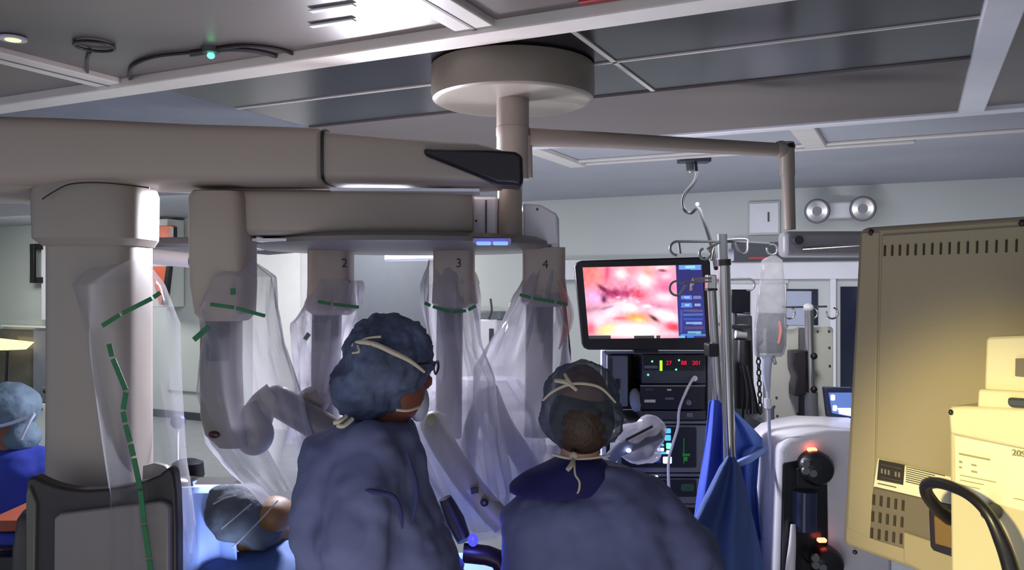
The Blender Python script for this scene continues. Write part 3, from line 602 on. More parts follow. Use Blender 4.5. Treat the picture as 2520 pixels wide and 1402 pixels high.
obj('mask_strap', MB().tube([P(975, 1008, 1.985), P(1005, 1010, 1.99), P(1035, 1000, 2.02)], .003, 6, sm=3), M_tie, p1)
gl = obj('glasses_temple', MB().tube([P(1018, 896, 2.0), P(1050, 894, 2.03), P(1078, 890, 2.1)], .003, 8), M_black, p1)
obj('glasses_lens_rim', MB().tube([P(1078, 889, 2.1), P(1079, 905, 2.12), P(1072, 920, 2.13), P(1068, 905, 2.2), P(1072, 892, 2.2), P(1078, 889, 2.1)], .0028, 8, sm=3), M_black, gl)

# ---- shorter person (right)
p2 = empty('person', Vector((P(1450, 0, 2.5).x, 2.5*KY, 0)), 'shorter person seen from behind in slate gown and grey bouffant cap', 'person')
hc = P(1432, 1005, 2.5); sh = [P(1328, 1262, 2.5), P(1580, 1252, 2.5)]; elb = [P(1275, 1430, 2.55), P(1705, 1400, 2.5)]; wr = [P(1340, 1500, 2.8), P(1610, 1500, 2.8)]
body_mesh(hc, (-.1, 1, -.15), P(1425, 1130, 2.5), sh, elb, wr, P(1450, 1600, 2.5), skin=M_skin2, parent=p2)
g = MB()
g.loft([hring(1470, 1140, 2.5, 62, .06, 2), hring(1478, 1158, 2.5, 105, .08, 2), hring(1478, 1182, 2.5, 150, .1, 2.2), hring(1455, 1215, 2.5, 188, .13, 2.4), hring(1452, 1260, 2.5, 214, .15, 2.4), hring(1460, 1330, 2.5, 226, .16, 2.4), hring(1465, 1410, 2.5, 232, .165, 2.4), hring(1460, 1700, 2.5, 225, .17, 2.3), hring(1455, 2150, 2.5, 230, .19, 2.3)], 40)
g.tube([P(1600, 1222, 2.5), P(1655, 1300, 2.48), P(1710, 1400, 2.48), P(1620, 1490, 2.75)], [.075, .085, .085, .05], 20, sm=3); g.tube([P(1300, 1250, 2.5), elb[0], P(1330, 1490, 2.76)], [.075, .07, .05], 18)
g.ball(P(1600, 1225, 2.5), .078, .08, .07)
obj('gown', g, M_gown2, p2, remesh=.012, disp=.035, dscale=.2, disp2=.022, dscale2=.12)
sc_ = MB().loft([hring(1425, 1122, 2.49, 52, .062, 2), hring(1418, 1140, 2.49, 78, .085, 2), hring(1395, 1165, 2.49, 108, .1, 2.2), hring(1372, 1190, 2.49, 118, .115, 2.3), hring(1362, 1206, 2.49, 112, .12, 2.3)], 36)
obj('scrub_collar', sc_, M_navy, p2, remesh=.009, label='navy scrub collar showing above the gown')
hr = MB().ball(P(1432, 1030, 2.475), .092, .10, .10, 26, 16)
obj('hair', hr, M_hair, p2)
cap = MB().ball(P(1430, 985, 2.5), .113, .12, .115, 32, 20).ball(P(1432, 1030, 2.5), .122, .12, .085, 32, 18).ball(P(1425, 1085, 2.5), .07, .08, .035)
obj('bouffant_cap', cap, M_capg, p2, remesh=.009, disp=.016, dscale=.05, disp2=.012, dscale2=.03)
C2 = ((1432, 1005), 132, 130, .128, 2.5)
headtube([(1336, 985), (1362, 962), (1400, 946), (1440, 944), (1480, 955), (1515, 990)], [.003, .004, .004, .004, .004, .003], *C2, M_tie, p2, 'mask_tie')
headtube([(1412, 952), (1390, 940), (1366, 936)], [.004, .007, .005], *C2, M_tie, p2, 'tie_loop'); headtube([(1412, 952), (1398, 935), (1390, 920)], [.004, .006, .004], *C2, M_tie, p2, 'tie_loop'); headtube([(1405, 948), (1420, 960)], .005, *C2, M_tie, p2, 'tie_loop')
obj('mask_tie', MB().tube([P(1360, 1118, 2.42), P(1400, 1127, 2.40), P(1450, 1127, 2.40), P(1500, 1120, 2.42)], .004, 8, sm=4), M_tie, p2)
obj('tie_end', MB().tube([P(1412, 1126, 2.39), P(1414, 1150, 2.36), P(1416, 1168, 2.35), P(1426, 1185, 2.34), P(1425, 1205, 2.34), P(1420, 1214, 2.34)], [.004, .003, .003, .003, .003, .002], 8, sm=4), M_tie, p2)
obj('tie_end', MB().tube([P(1412, 1126, 2.39), P(1405, 1145, 2.36), P(1396, 1156, 2.35)], [.004, .007, .006], 8, sm=3), M_tie, p2)
obj('knot', MB().ball(P(1412, 1122, 2.39), .012, .008, .012), M_tie, p2)

# ---- person at left edge, seated
p3 = empty('person', Vector((P(30, 0, 3.6).x, 3.6*KY, 0)), 'seated person in royal blue scrubs and teal cap at the far left edge', 'person')
hc = P(22, 1018, 3.6); cx0 = 45
sh = [P(-70, 1140, 3.65), P(110, 1140, 3.6)]; elb = [P(-110, 1270, 3.55), P(135, 1270, 3.5)]; wr = [P(-60, 1330, 3.3), P(60, 1330, 3.2)]
hipp = P(20, 1440, 3.7)
body_mesh(hc, (-.7, .5, -.1), P(30, 1095, 3.6), sh, elb, wr, hipp, skin=M_skin, parent=p3, vox=.011, foot=[Vector((hipp.x-.12, hipp.y-.34, .07)), Vector((hipp.x+.12, hipp.y-.34, .07)), Vector((hipp.x-.11, hipp.y-.38, .5)), Vector((hipp.x+.11, hipp.y-.38, .5))])
g = MB().loft([hring(42, 1098, 3.6, 50, .07, 2), hring(40, 1112, 3.6, 85, .1, 2.2), hring(38, 1150, 3.6, 105, .13, 2.4), hring(32, 1250, 3.6, 100, .13, 2.4), hring(25, 1400, 3.65, 100, .14, 2.4), hring(22, 1450, 3.68, 104, .15, 2.4)], 32)
g.capsule(sh[0], sh[0]*.4+elb[0]*.6, .075, .07); g.capsule(sh[1], sh[1]*.35+elb[1]*.65, .072, .068)
obj('scrub_top', g, M_royal, p3, remesh=.014, disp=.02, dscale=.12)
obj('bouffant_cap', MB().ball(P(20, 1000, 3.6), .125, .12, .10, 26, 16).ball(P(55, 1075, 3.6), .07, .08, .06), M_capt, p3, remesh=.01, disp=.012, dscale=.04)
obj('face_mask', MB().ball(P(-35, 1060, 3.62), .05, .07, .06, 18, 12), M_mask, p3)
C3 = ((20, 1010), 84, 84, .13, 3.6)
obj('mask_tie', MB().tube([P(-10, 1050, 3.46), P(30, 1040, 3.45), P(85, 1018, 3.47)], .006, 8, sm=3), M_mask, p3); obj('mask_tie', MB().tube([P(85, 1018, 3.47), P(68, 1045, 3.45), P(52, 1080, 3.46)], .006, 8, sm=3), M_mask, p3)
st = empty('stool', Vector((hipp.x, 3.7*KY, 0)), 'low stool with a round seat under the person at the left edge', 'stool')
obj('seat', MB().lathe(Vector((hipp.x, 3.7*KY, 0)), [(.001, hipp.z-.16), (.17, hipp.z-.16), (.18, hipp.z-.12), (.17, hipp.z-.09), (.001, hipp.z-.085)], 30), M_black, st)
obj('stem', MB().tube([(hipp.x, 3.7*KY, .05), (hipp.x, 3.7*KY, hipp.z-.16)], .025, 12), M_steel, st); obj('base', MB().lathe(Vector((hipp.x, 3.7*KY, 0)), [(.2, 0), (.2, .03), (.03, .07)], 24), M_black, st)

# ---- bent assistant between column and tall person
p4 = empty('person', Vector((P(760, 0, 3.3).x, 3.3*KY, 0)), 'person bent low in a grey cap and blue gown, partly hidden behind the taller person', 'person')
hc = P(618, 1280, 3.05)
sh = [P(700, 1400, 3.0), P(800, 1350, 3.4)]; elb = [P(720, 1540, 2.98), P(880, 1480, 3.45)]; wr = [P(860, 1540, 3.0), P(960, 1480, 3.3)]
body_mesh(hc, (-.45, -.1, -.85), P(695, 1330, 3.15), sh, elb, wr, P(830, 1500, 3.5), skin=M_skin3, parent=p4, vox=.011)
obj('bouffant_cap', MB().ball(P(590, 1262, 3.02), .115, .11, .10, 26, 16).ball(P(640, 1300, 3.02), .08, .08, .07).ball(P(548, 1225, 3.02), .05, .06, .045), mat('slate_grey_bouffant', (66, 74, 84), .85, noise_amt=.25, nscale=16, bump=.5, bscale=28), p4, remesh=.01, disp=.018, dscale=.05)
obj('neck_hood', MB().ball(P(675, 1265, 3.02), .072, .08, .062, 20, 14), M_skin3, p4, remesh=.01, disp=.006)
g = MB().loft([(P(640, 1400, 2.98), X1*.17, Y1*.12, 2.2), (P(690, 1345, 3.1), X1*.13, Y1*.1, 2.2)], 28)
g.ball(P(690, 1390, 3.08), .2, .18, .085); g.ball(P(600, 1420, 3.0), .16, .12, .07); g.ball(P(780, 1400, 3.3), .2, .2, .16); g.loft([hring(830, 1380, 3.45, 110, .16, 2.3), hring(830, 1500, 3.5, 120, .18, 2.3), hring(830, 1700, 3.5, 130, .18, 2.3)], 28)
g.tube([sh[0], elb[0], wr[0]*.8+elb[0]*.2], [.085, .07, .05], 16); g.tube([sh[1], elb[1], wr[1]*.8+elb[1]*.2], [.085, .07, .05], 16)
obj('gown', g, mat('deep_blue_gown', (62, 92, 146), .8, noise_amt=.15, bump=.2, bscale=14), p4, remesh=.014, disp=.03, dscale=.14)

tbg = empty('drip_tubing', P(600, 1280, 2.86), 'thin pale plastic tubes crossing in front of the bent person in grey cap', 'tubing')
for pts in ([(545, 1300), (580, 1272), (618, 1240)], [(572, 1347), (630, 1290), (684, 1231)], [(525, 1240), (552, 1226), (580, 1219)]):
    obj('tube', MB().tube([P(x, y, 2.86) for x, y in pts], .0024, 8, sm=4), mat('tube_plastic', (150, 152, 156), .3), tbg)
# ================================================================== INSTRUMENT TABLE
tb = empty('instrument_table', Vector((P(490, 0, 3.2).x, 3.2*KY, 0)), 'table under a brightly lit light blue sterile sheet right of the robot base', 'table')
tz = P(0, 1196, 3.2).z
def sheet(u, v):
    x = 415+u*155; y = 1196+v*330
    if v < .18: return P(x, 1190, 3.35) * (1-v/.18) + P(x+6, 1200, 3.02)*(v/.18)
    t = (v-.18)/.82
    return P(x+30*t*u+4*math.sin(u*20), 1200+t*560, 3.0+.012*math.sin(u*9+t*3)+.012*math.sin(u*5-t*4)-.03*t)
obj('sterile_sheet', MB().grid(sheet, 40, 40), M_drapel, tb, solid=.004)
obj('tabletop', MB().box(P(490, 1204, 3.2), .21, .3, .02), M_steel, tb)
for sx in (-.09, .09):
    for sy in (-.12, .12): obj('leg', MB().tube([(P(490, 0, 3.2).x+sx, 3.2*KY+sy, 0), (P(490, 0, 3.2).x+sx, 3.2*KY+sy, P(0, 1204, 3.2).z)], .012, 10), M_steel, tb)
bs = empty('steel_basin', P(455, 1190, 3.12), 'small shiny metal basin on the light blue sheet', 'basin')
obj('bowl', MB().lathe(P(455, 1194, 3.12), [(.001, 0), (.03, 0), (.045, .02), (.05, .022), (.042, .018), (.026, .004), (.001, .004)], 24), M_steel, bs)
obj('rolled_gauze', MB().ball(P(448, 1186, 3.1), .02, .02, .012), M_paper, bs)
bgp = empty('black_head_rest', P(462, 1190, 3.6), 'rounded black padded backrest behind the blue table', 'backrest')
obj('pad', MB().loft([hring(462, 1130, 3.6, 20, .03, 2), hring(462, 1138, 3.6, 36, .05, 2.6), hring(462, 1170, 3.6, 38, .06, 2.6), hring(462, 1200, 3.6, 26, .05, 2.4)], 24), mat('black_padding', (7, 7, 16), .6, spec=.2), bgp)
obj('stem', MB().tube([P(462, 1195, 3.6), P(462, 1790, 3.6)], .02, 10), M_black, bgp)
# patient / operating table
ot = empty('operating_table', Vector((P(1180, 0, 3.0).x, 3.15*KY, 0)), 'operating table under blue drapes below the robot arms', 'operating table')
obj('drape_cover', MB().loft([(P(1180, 1420, 3.15), X1*.42, Y1*.28, 3.5), (P(1180, 1440, 3.15), X1*.5, Y1*.3, 5), (P(1180, 1760, 3.15), X1*.52, Y1*.31, 5)], 40), M_drapeb, ot, disp=.02)
obj('pedestal', MB().box((P(1180, 0, 3.15).x, 3.15*KY, .15), .5, .4, .3), M_steel, ot, bevel=.02)

# left clutter: trolley beneath seated person
tr = empty('supply_trolley', P(75, 1330, 3.0), 'supply trolley with orange top tray and blue patterned bin at lower left', 'trolley')
obj('orange_tray', slab([(-40, 1282), (60, 1280), (58, 1308), (-40, 1310)], 2.95, .25), mat('rust_tray', (140, 66, 40), .6), tr, bevel=.005)
obj('blue_bin', slab([(-40, 1312), (56, 1312), (54, 1342), (-40, 1344)], 2.97, .22), M_royal, tr, bevel=.01)
obj('grey_lid', MB().loft([hring(10, 1346, 3.1, 62, .1, 3), hring(10, 1368, 3.1, 58, .1, 3)], 24), M_wall, tr)
obj('frame', slab([(-60, 1368), (66, 1368), (66, 1940), (-60, 1940)], 2.98, .24), M_black, tr, bevel=.01)
pi = empty('panel_instrument', onwall(125, 1000, .3), 'white wall instrument with dark knobs between the column and seated person', 'wall instrument')
obj('body', wq(90, 990, 150, 1110, .3, .2), M_white, pi, bevel=.02)
for x, y in ((112, 962), (98, 1008), (108, 1040)): obj('knob', MB().ball(onwall(x, y, .34), .035, .035, .035), M_black, pi)
obj('bracket', wq(98, 952, 132, 992, .3, .1), M_grey, pi, bevel=.01)

# ================================================================== VIDEO TOWER
D0 = 3.75
vt = empty('equipment_cart', Vector((P(1615, 0, D0).x, D0+.2, 0)), 'tall grey equipment cart stacked with devices under the big monitor', 'cart')
fz = 701+1.8/D0*F
for x in (1486, 1748):
    obj('post', slab([(x-6, 862), (x+6, 862), (x+6, fz), (x-6, fz)], D0-.02, .04), M_white if x < 1600 else M_grey, vt, bevel=.004)
    obj('post', slab([(x-6, 862), (x+6, 862), (x+6, 1700), (x-6, 1700)], D0+.36, .04), M_grey, vt, bevel=.004)
for y in (863, 1036, 1166, 1242, 1450, 1640): obj('shelf', slab([(1486, y), (1748, y), (1748, y+7), (1486, y+7)], D0-.02, .42), M_grey, vt, bevel=.003)
obj('side_bay', slab(rrect(1496, 874, 1546, 1000, 3), D0, .3), M_grey, vt, bevel=.004)
obj('side_slot', slab(rrect(1500, 880, 1507, 925, 2), D0-.004, .01), M_dgrey, vt); obj('side_slot', slab(rrect(1514, 932, 1526, 958, 3), D0-.004, .01), M_black, vt)
obj('back_panel', slab([(1492, 866), (1742, 866), (1742, 1640), (1492, 1640)], D0+.34, .01), M_black, vt)
# devices
def device(name, label, x0, y0, x1, y1, m, dd=.28, off=.01):
    e_ = empty(name, P((x0+x1)/2, y1, D0+.02), label, 'device'); obj('case', slab(rrect(x0, y0, x1, y1, 2), D0-off, dd), m, e_, bevel=.004); return e_
ins = device('insufflator', 'dark device with red digits and a lime bar on the top shelf', 1580, 871, 1738, 944, M_dgrey)
obj('display_panel', slab(rrect(1586, 874, 1732, 910, 2), D0-.016, .006), M_black, ins)
for s_, x in (('27', 1646), ('88', 1683), ('201', 1714)): text('red_digits', s_, .024, P(x, 893, D0-.019), X1, UP, E_redd, ins, 'glowing red digits '+s_)
obj('lime_bar', slab([(1624, 887), (1630, 887), (1630, 912), (1624, 912)], D0-.02, .004), E_lime, ins)
for x, y in ((1605, 889), (1671, 886), (1664, 909), (1595, 922)): obj('green_light', MB().ball(P(x, y, D0-.018), .004, .003, .004), E_green, ins)
obj('lower_strip', slab(rrect(1586, 899, 1618, 906, 1), D0-.02, .004), M_grey, ins)
obj('port', MB().lathe(P(1708, 930, D0-.015), [(.001, .0), (.012, 0), (.012, -.015), (.001, -.015)], 14, X1, UP, Y1), M_steel, ins)
lsr = device('light_source', 'black device with a round knob and pale stickers on the second level', 1576, 948, 1736, 1008, M_black)
obj('case_rim', slab([(1576, 947), (1736, 947), (1736, 951), (1576, 951)], D0-.018, .01), M_grey, lsr)
for x0, y0, x1, y1, m in ((1586, 983, 1613, 990, M_paper), (1642, 957, 1652, 961, M_paper), (1637, 978, 1658, 983, M_grey), (1588, 955, 1608, 961, M_dgrey)): obj('sticker', slab([(x0, y0), (x1, y0), (x1, y1), (x0, y1)], D0-.014, .003), m, lsr)
obj('knob', MB().lathe(P(1692, 988, D0-.012), [(.001, -.03), (.011, -.03), (.013, 0)], 18, X1, UP, Y1), M_grey, lsr)
for a in range(7): obj('dial_mark', MB().ball(P(1692+16*math.cos(math.radians(180+a*30)), 986+16*math.sin(math.radians(180+a*30)), D0-.013), .0025, .002, .0025), M_grey, lsr)
cam_b = device('camera_controller', 'flat grey control box under the black light source', 1580, 1011, 1738, 1034, M_dgrey)
obj('button', slab(rrect(1690, 1016, 1705, 1026, 2), D0-.014, .004), M_grey, cam_b)
gen = device('generator', 'grey generator with a dark touch screen showing cyan icons', 1520, 1045, 1740, 1163, M_grey)
obj('screen', slab(rrect(1530, 1051, 1714, 1150, 5), D0-.014, .006), M_black, gen)
for x0, y0, x1, y1, m in ((1636, 1054, 1651, 1066, E_cyan), (1636, 1070, 1651, 1084, E_cyan), (1640, 1090, 1652, 1104, E_green), (1610, 1112, 1650, 1117, E_cyan), (1618, 1102, 1634, 1110, E_white), (1632, 1124, 1653, 1140, E_white), (1628, 1092, 1634, 1098, E_cyan), (1640, 1108, 1648, 1116, E_white), (1612, 1126, 1626, 1138, E_dkblue)):
    obj('screen_icon', slab(rrect(x0, y0, x1, y1, 2), D0-.018, .003), m, gen)
for x0, y0, x1, y1 in ((1682, 1078, 1684, 1140), (1680, 1116, 1698, 1122), (1684, 1124, 1692, 1134)): obj('green_trace', slab([(x0, y0), (x1, y0), (x1, y1), (x0, y1)], D0-.018, .003), E_greend, gen)
mon2 = device('lower_monitor', 'small device with a dark green lit screen on the lowest visible shelf', 1560, 1176, 1730, 1240, M_grey)
obj('screen', slab(rrect(1646, 1180, 1714, 1222, 5), D0-.014, .006), M_black, mon2); obj('screen', slab(rrect(1600, 1180, 1640, 1222, 5), D0-.014, .006), M_black, mon2)
obj('green_shape', slab(rrect(1676, 1190, 1708, 1208, 6), D0-.018, .003), mat('dim_green', (30, 60, 48), .5, emit=(30, 70, 50), estr=.3), mon2); obj('led', MB().ball(P(1616, 1173, D0-.03), .006, .005, .006), E_white, mon2)
for i, (y0, y1) in enumerate(((1360, 1448), (1560, 1638))): obj('lower_unit', slab(rrect(1500, y0, 1735, y1, 3), D0, .3), M_dgrey, vt, bevel=.004)
gl_ = obj('glove_bundle', MB().ball(P(1564, 985, D0+.02), .03, .04, .05, 16, 10), mat('grey_wrap', (150, 152, 164), .8), None, disp=.03, dscale=.04, label='pale crumpled wrap hanging beside the black light source', cat='wrap')
obj('light_cable', MB().tube([P(1706, 930, D0-.04), P(1690, 960, D0-.07), P(1672, 1005, D0-.09), P(1668, 1050, D0-.1), P(1655, 1095, D0-.11), P(1645, 1140, D0-.12), P(1648, 1240, D0-.14), P(1650, 1400, D0-.2), P(1640, 1640, D0-.2), P(1620, fz-3, D0-.2)], .006, 8, sm=6), M_white, None, label='pale cable hanging down across the front of the equipment cart', cat='cable')

# monitor
mo = empty('monitor', P(1590, 862, D0-.05), 'black flat monitor showing pink surgical video and a blue side panel', 'monitor')
q0 = [(1414, 655), (1420, 645), (1432, 641), (1735, 632), (1744, 636), (1748, 645), (1750, 700), (1752, 845), (1748, 857), (1735, 861), (1448, 861), (1438, 857), (1433, 846)]
obj('bezel', slab(q0, D0-.12, .05), mat('monitor_black', (16, 12, 20), .3), mo, bevel=.005)
obj('back_shell', slab([(1450, 670), (1720, 665), (1720, 835), (1460, 835)], D0-.08, .06), M_black, mo, bevel=.01)
obj('mount', slab([(1560, 800), (1620, 800), (1620, 868), (1560, 868)], D0-.05, .06), M_black, mo)
def zq(x, y): return 1400+x/4.582, 600+y/4.582
def gs(x, y, cx, cy, rx, ry, a=0):
    dx, dy = x-cx, y-cy; ca, sa = math.cos(a), math.sin(a); u = (dx*ca+dy*sa)/rx; v = (-dx*sa+dy*ca)/ry; return math.exp(-(u*u+v*v))
BL = [(230, 330, 170, 150, 0, (255, 128, 122)), (330, 380, 60, 140, .2, (250, 150, 150)), (430, 330, 26, 110, .1, (248, 90, 130)), (600, 335, 75, 60, 0, (255, 250, 250)), (730, 300, 90, 50, 0, (255, 150, 160)), (860, 400, 110, 90, .5, (255, 250, 250)), (900, 300, 80, 60, .6, (250, 170, 160)),
      (1090, 520, 90, 90, 0, (248, 110, 160)), (1050, 270, 110, 30, 0, (255, 225, 225)), (1055, 300, 45, 14, .1, (150, 50, 80)), (1100, 360, 70, 40, 0, (255, 200, 220)), (290, 600, 100, 90, 0, (250, 185, 238)), (250, 740, 120, 30, -.1, (190, 120, 140)), (380, 500, 60, 22, .6, (120, 30, 60)), (500, 560, 120, 45, .1, (165, 45, 95)), (640, 560, 70, 50, 0, (190, 60, 110)), (560, 600, 30, 12, 0, (255, 200, 225)), (700, 610, 20, 14, 0, (255, 210, 230)), (790, 570, 80, 50, .3, (240, 90, 120)), (395, 625, 26, 40, 0, (110, 50, 90)),
      (1080, 600, 120, 60, .1, (255, 230, 242)), (520, 690, 120, 30, -.3, (255, 220, 235)), (430, 720, 90, 16, -.25, (150, 80, 130)), (690, 715, 130, 70, 0, (255, 255, 255)), (950, 700, 160, 26, .1, (220, 100, 150)), (880, 700, 60, 22, .1, (255, 255, 255)), (330, 860, 110, 110, -.6, (255, 222, 238)), (480, 780, 130, 70, -.5, (255, 235, 245)), (1090, 810, 190, 70, .35, (255, 255, 255)), (600, 840, 90, 20, 0, (240, 100, 120)), (770, 840, 120, 50, .1, (250, 165, 70)), (790, 860, 50, 25, .0, (255, 225, 130)), (960, 840, 60, 18, .6, (90, 40, 40)), (250, 960, 50, 70, 0, (245, 110, 130)), (440, 970, 110, 60, -.3, (255, 240, 140)), (620, 960, 130, 80, 0, (255, 254, 250)), (860, 960, 200, 75, .1, (255, 255, 252)), (1180, 940, 80, 50, .3, (235, 70, 90)), (1130, 1010, 110, 30, 0, (250, 200, 220)), (700, 1015, 260, 30, 0, (255, 252, 235))]
def vid(x, y):
    c = [248, 158, 186]
    for cx, cy, rx, ry, a, col in BL:
        k = min(1, gs(x, y, cx, cy, rx, ry, a)*1.15); c = [c[i]*(1-k)+col[i]*k for i in range(3)]
    n_ = noise.noise(Vector((x*.02, y*.02, 0)))*14+noise.noise(Vector((x*.06, y*.06, 3)))*10
    if 350 < x < 820 and 470 < y < 660: n_ *= 3
    c = [max(0, min(255, v+n_)) for v in c]
    if y > 1033:
        m = noise.noise(Vector((x*.012, 0, 9))); c = (60, 54, 58) if (x < 470 or (x > 735 and x < 960) or (x > 985 and x < 1030)) and m > -.45 else c
    return c
UI = [(1240, 235, 1490, 290, (110, 160, 235)), (1310, 248, 1420, 275, (150, 225, 255)), (1265, 580, 1385, 625, (95, 135, 225)), (1400, 585, 1490, 618, (120, 125, 180)), (1300, 590, 1360, 610, (170, 195, 250)), (1265, 665, 1390, 715, (90, 135, 225)), (1415, 675, 1485, 700, (150, 165, 215)), (1310, 680, 1360, 698, (170, 215, 250)), (1290, 740, 1510, 765, (96, 84, 130)), (1290, 785, 1510, 808, (80, 110, 190)), (1290, 835, 1510, 862, (60, 84, 175)), (1320, 880, 1500, 905, (140, 170, 225)), (1300, 930, 1520, 960, (90, 70, 120)), (1340, 985, 1490, 1010, (120, 185, 200)), (1260, 1015, 1545, 1035, (90, 140, 210)), (1240, 1035, 1310, 1062, (120, 190, 245)), (1330, 1030, 1405, 1060, (60, 130, 230)), (1255, 740, 1280, 1000, (70, 80, 170))]
def ui(x, y):
    c = (44, 42, 112) if y < 600 else (48, 52, 130)
    for x0, y0, x1, y1, col in UI:
        if x0 <= x <= x1 and y0 <= y <= y1: c = col
    return c
def screen(name, corners, nu, nv, fn, d, parent, st):
    (ax, ay), (bx, by), (cx_, cy_), (dx, dy) = corners; mb = MB(); cols = []
    def pt(u, v):
        x = (ax*(1-u)+bx*u)*(1-v)+(dx*(1-u)+cx_*u)*v; y = (ay*(1-u)+by*u)*(1-v)+(dy*(1-u)+cy_*u)*v
        cols.append(fn(x, y)); X, Y = zq(x, y); return P(X, Y, d)
    mb.grid(pt, nu, nv); base_n = len(mb.v)
    o = obj(name, mb, screen_mat(st), parent, smooth=False, solid=.002)
    at = o.data.color_attributes.new('col', 'FLOAT_COLOR', 'POINT')
    for i, c in enumerate(cols): at.data[i].color = lin(c)+(1,)
    return o
def screen_mat(st):
    m = bpy.data.materials.new('screen_image'); t = nt(m); b = t.nodes['Principled BSDF']; b.inputs['Base Color'].default_value = (.01, .01, .01, 1); b.inputs['Roughness'].default_value = .3
    a = t.nodes.new('ShaderNodeAttribute'); a.attribute_name = 'col'; t.links.new(a.outputs['Color'], b.inputs['Emission Color']); b.inputs['Emission Strength'].default_value = st; return m
screen('video_image', [(155, 265), (1205, 240), (1240, 1060), (225, 1070)], 170, 120, vid, D0-.122, mo, 1.15)
screen('side_panel_image', [(1210, 240), (1500, 235), (1545, 1055), (1242, 1060)], 56, 140, ui, D0-.122, mo, 1.1)

# draped camera head right of shorter person
ch = empty('draped_camera_head', P(1560, 1080, 3.0), 'surgical camera head wrapped in clear plastic beside the grey capped person', 'camera head')
obj('plastic_wrap', MB().ball(P(1600, 1062, 3.0), .052, .05, .06).ball(P(1560, 1078, 3.0), .08, .05, .05).ball(P(1575, 1115, 3.0), .075, .045, .035), M_film2, ch, remesh=.008, disp=.02, dscale=.05)
obj('camera_body', MB().tube([P(1520, 1108, 2.98), P(1625, 1062, 2.98)], [.022, .024], 16), M_robotg, ch)
obj('dark_seam', MB().tube([P(1540, 1082, 2.93), P(1606, 1048, 2.93)], .005, 8), M_dgrey, ch)
obj('led', MB().ball(P(1547, 1108, 2.93), .009, .006, .007), E_white, ch)
obj('wrap_neck', MB().tube([P(1500, 1130, 2.96), P(1530, 1100, 2.96), P(1550, 1095, 2.97)], [.02, .024, .02], 12, sm=3), M_mask, ch)
obj('neck_tube', MB().tube([P(1500, 1130, 2.98), P(1490, 1300, 3.05), P(1480, 1420, 3.1)], .015, 10, sm=3), M_mask, ch)

# ================================================================== IV POLES
def iv_base(par, x, d):
    c = Vector((P(x, 0, d).x, d*KY, 0))
    for a in range(5):
        q = c+Vector((.18*math.cos(a*1.2566+.3), .18*math.sin(a*1.2566+.3), .06)); obj('foot', MB().tube([c+Vector((0, 0, .12)), q], [.018, .012], 10), M_steel, par); obj('castor', MB().ball(q-Vector((0, 0, .03)), .012, .028, .028), M_black, par)
iv = empty('iv_pole', Vector((P(1790, 0, 3.0).x, 3.0*KY, 0)), 'tall chrome drip stand with ring hooks, the frontmost of two poles', 'drip stand')
obj('upper_pole', MB().tube([P(1777, 576, 3.0), P(1780, 650, 3.0)], .0165, 18), M_grey, iv)
obj('pole', MB().tube([P(1782, 648, 3.0), P(1797, 1130, 3.0), P(1800, 1990, 3.0)], [.0195, .0195, .0195], 20), M_steel, iv)
obj('collar', MB().tube([P(1781, 638, 3.0), P(1782, 653, 3.0)], .0235, 18), M_black, iv)
iv_base(iv, 1800, 3.0)
def arcp(cx, cy, r, a0, a1, d, n=10): return [P(cx+r*math.cos(math.radians(a0+(a1-a0)*k/n)), cy+r*math.sin(math.radians(a0+(a1-a0)*k/n)), d) for k in range(n+1)]
M_hook = M_grey
obj('hook', MB().tube([P(1772, 594, 3.0), P(1700, 594, 3.0)]+arcp(1666, 612, 18, -95, -275, 3.0)[0:0]+[P(1664, 594, 3.0)]+arcp(1666, 611, 17, 260, 90, 3.0), .0045, 8), M_hook, iv)
obj('hook', MB().tube([P(1670, 594, 3.0), P(1674, 624, 3.0)], .0045, 8), M_hook, iv)
obj('hook', MB().tube([P(1782, 590, 3.0), P(1835, 588, 2.98), P(1839, 600, 2.97), P(1838, 618, 2.96), P(1828, 625, 2.95), P(1816, 615, 2.94), P(1808, 596, 2.94)], .0045, 8, sm=3), M_hook, iv)
obj('hook', MB().tube(arcp(1735, 624, 14, -60, 250, 2.9), .0045, 8), M_hook, iv); obj('hook', MB().tube([P(1742, 612, 2.9), P(1770, 596, 2.97)], .0045, 8), M_hook, iv)
obj('hook', MB().tube([P(1750, 640, 2.9), P(1756, 610, 2.92)], .004, 8), M_steel, iv)
obj('hook', MB().tube([P(1782, 594, 3.0), P(1860, 597, 3.02), P(1893, 599, 3.02)]+arcp(1900, 614, 13, -110, 200, 3.02), .004, 8), M_hook, iv)
obj('label_card', slab(rrect(1792, 612, 1806, 642, 2), 3.03, .004), M_mask, iv)
iv2 = empty('iv_pole', Vector((P(1766, 0, 3.25).x, 3.25*KY, 0)), 'shorter chrome drip stand with a black clamp just left of the tall one', 'drip stand')
obj('pole', MB().tube([P(1750, 690, 3.25), P(1759, 850, 3.25), P(1768, 1000, 3.25), P(1768, 1908, 3.25)], .0165, 18), M_steel, iv2)
obj('top_bracket', slab(rrect(1742, 676, 1764, 716, 3), 3.22, .05), M_steel, iv2, bevel=.005)
obj('clamp', slab(rrect(1744, 846, 1770, 878, 4), 3.2, .08), M_black, iv2, bevel=.008); obj('collar', slab(rrect(1742, 709, 1766, 715, 2), 3.2, .05), M_black, iv2)
iv_base(iv2, 1766, 3.25)
obj('hook', MB().tube([P(1750, 684, 3.22), P(1706, 686, 3.2), P(1703, 700, 3.19), P(1701, 716, 3.18)], [.005, .005, .007, .005], 8), M_steel, iv2)
obj('hook', MB().tube([P(1750, 692, 3.2), P(1690, 694, 3.15)]+arcp(1666, 709, 18, -40, -300, 3.12)[0:], .004, 8), M_hook, iv2)
obj('hook', MB().tube([P(1672, 724, 3.12), P(1688, 700, 3.12)], .004, 8), M_steel, iv2)
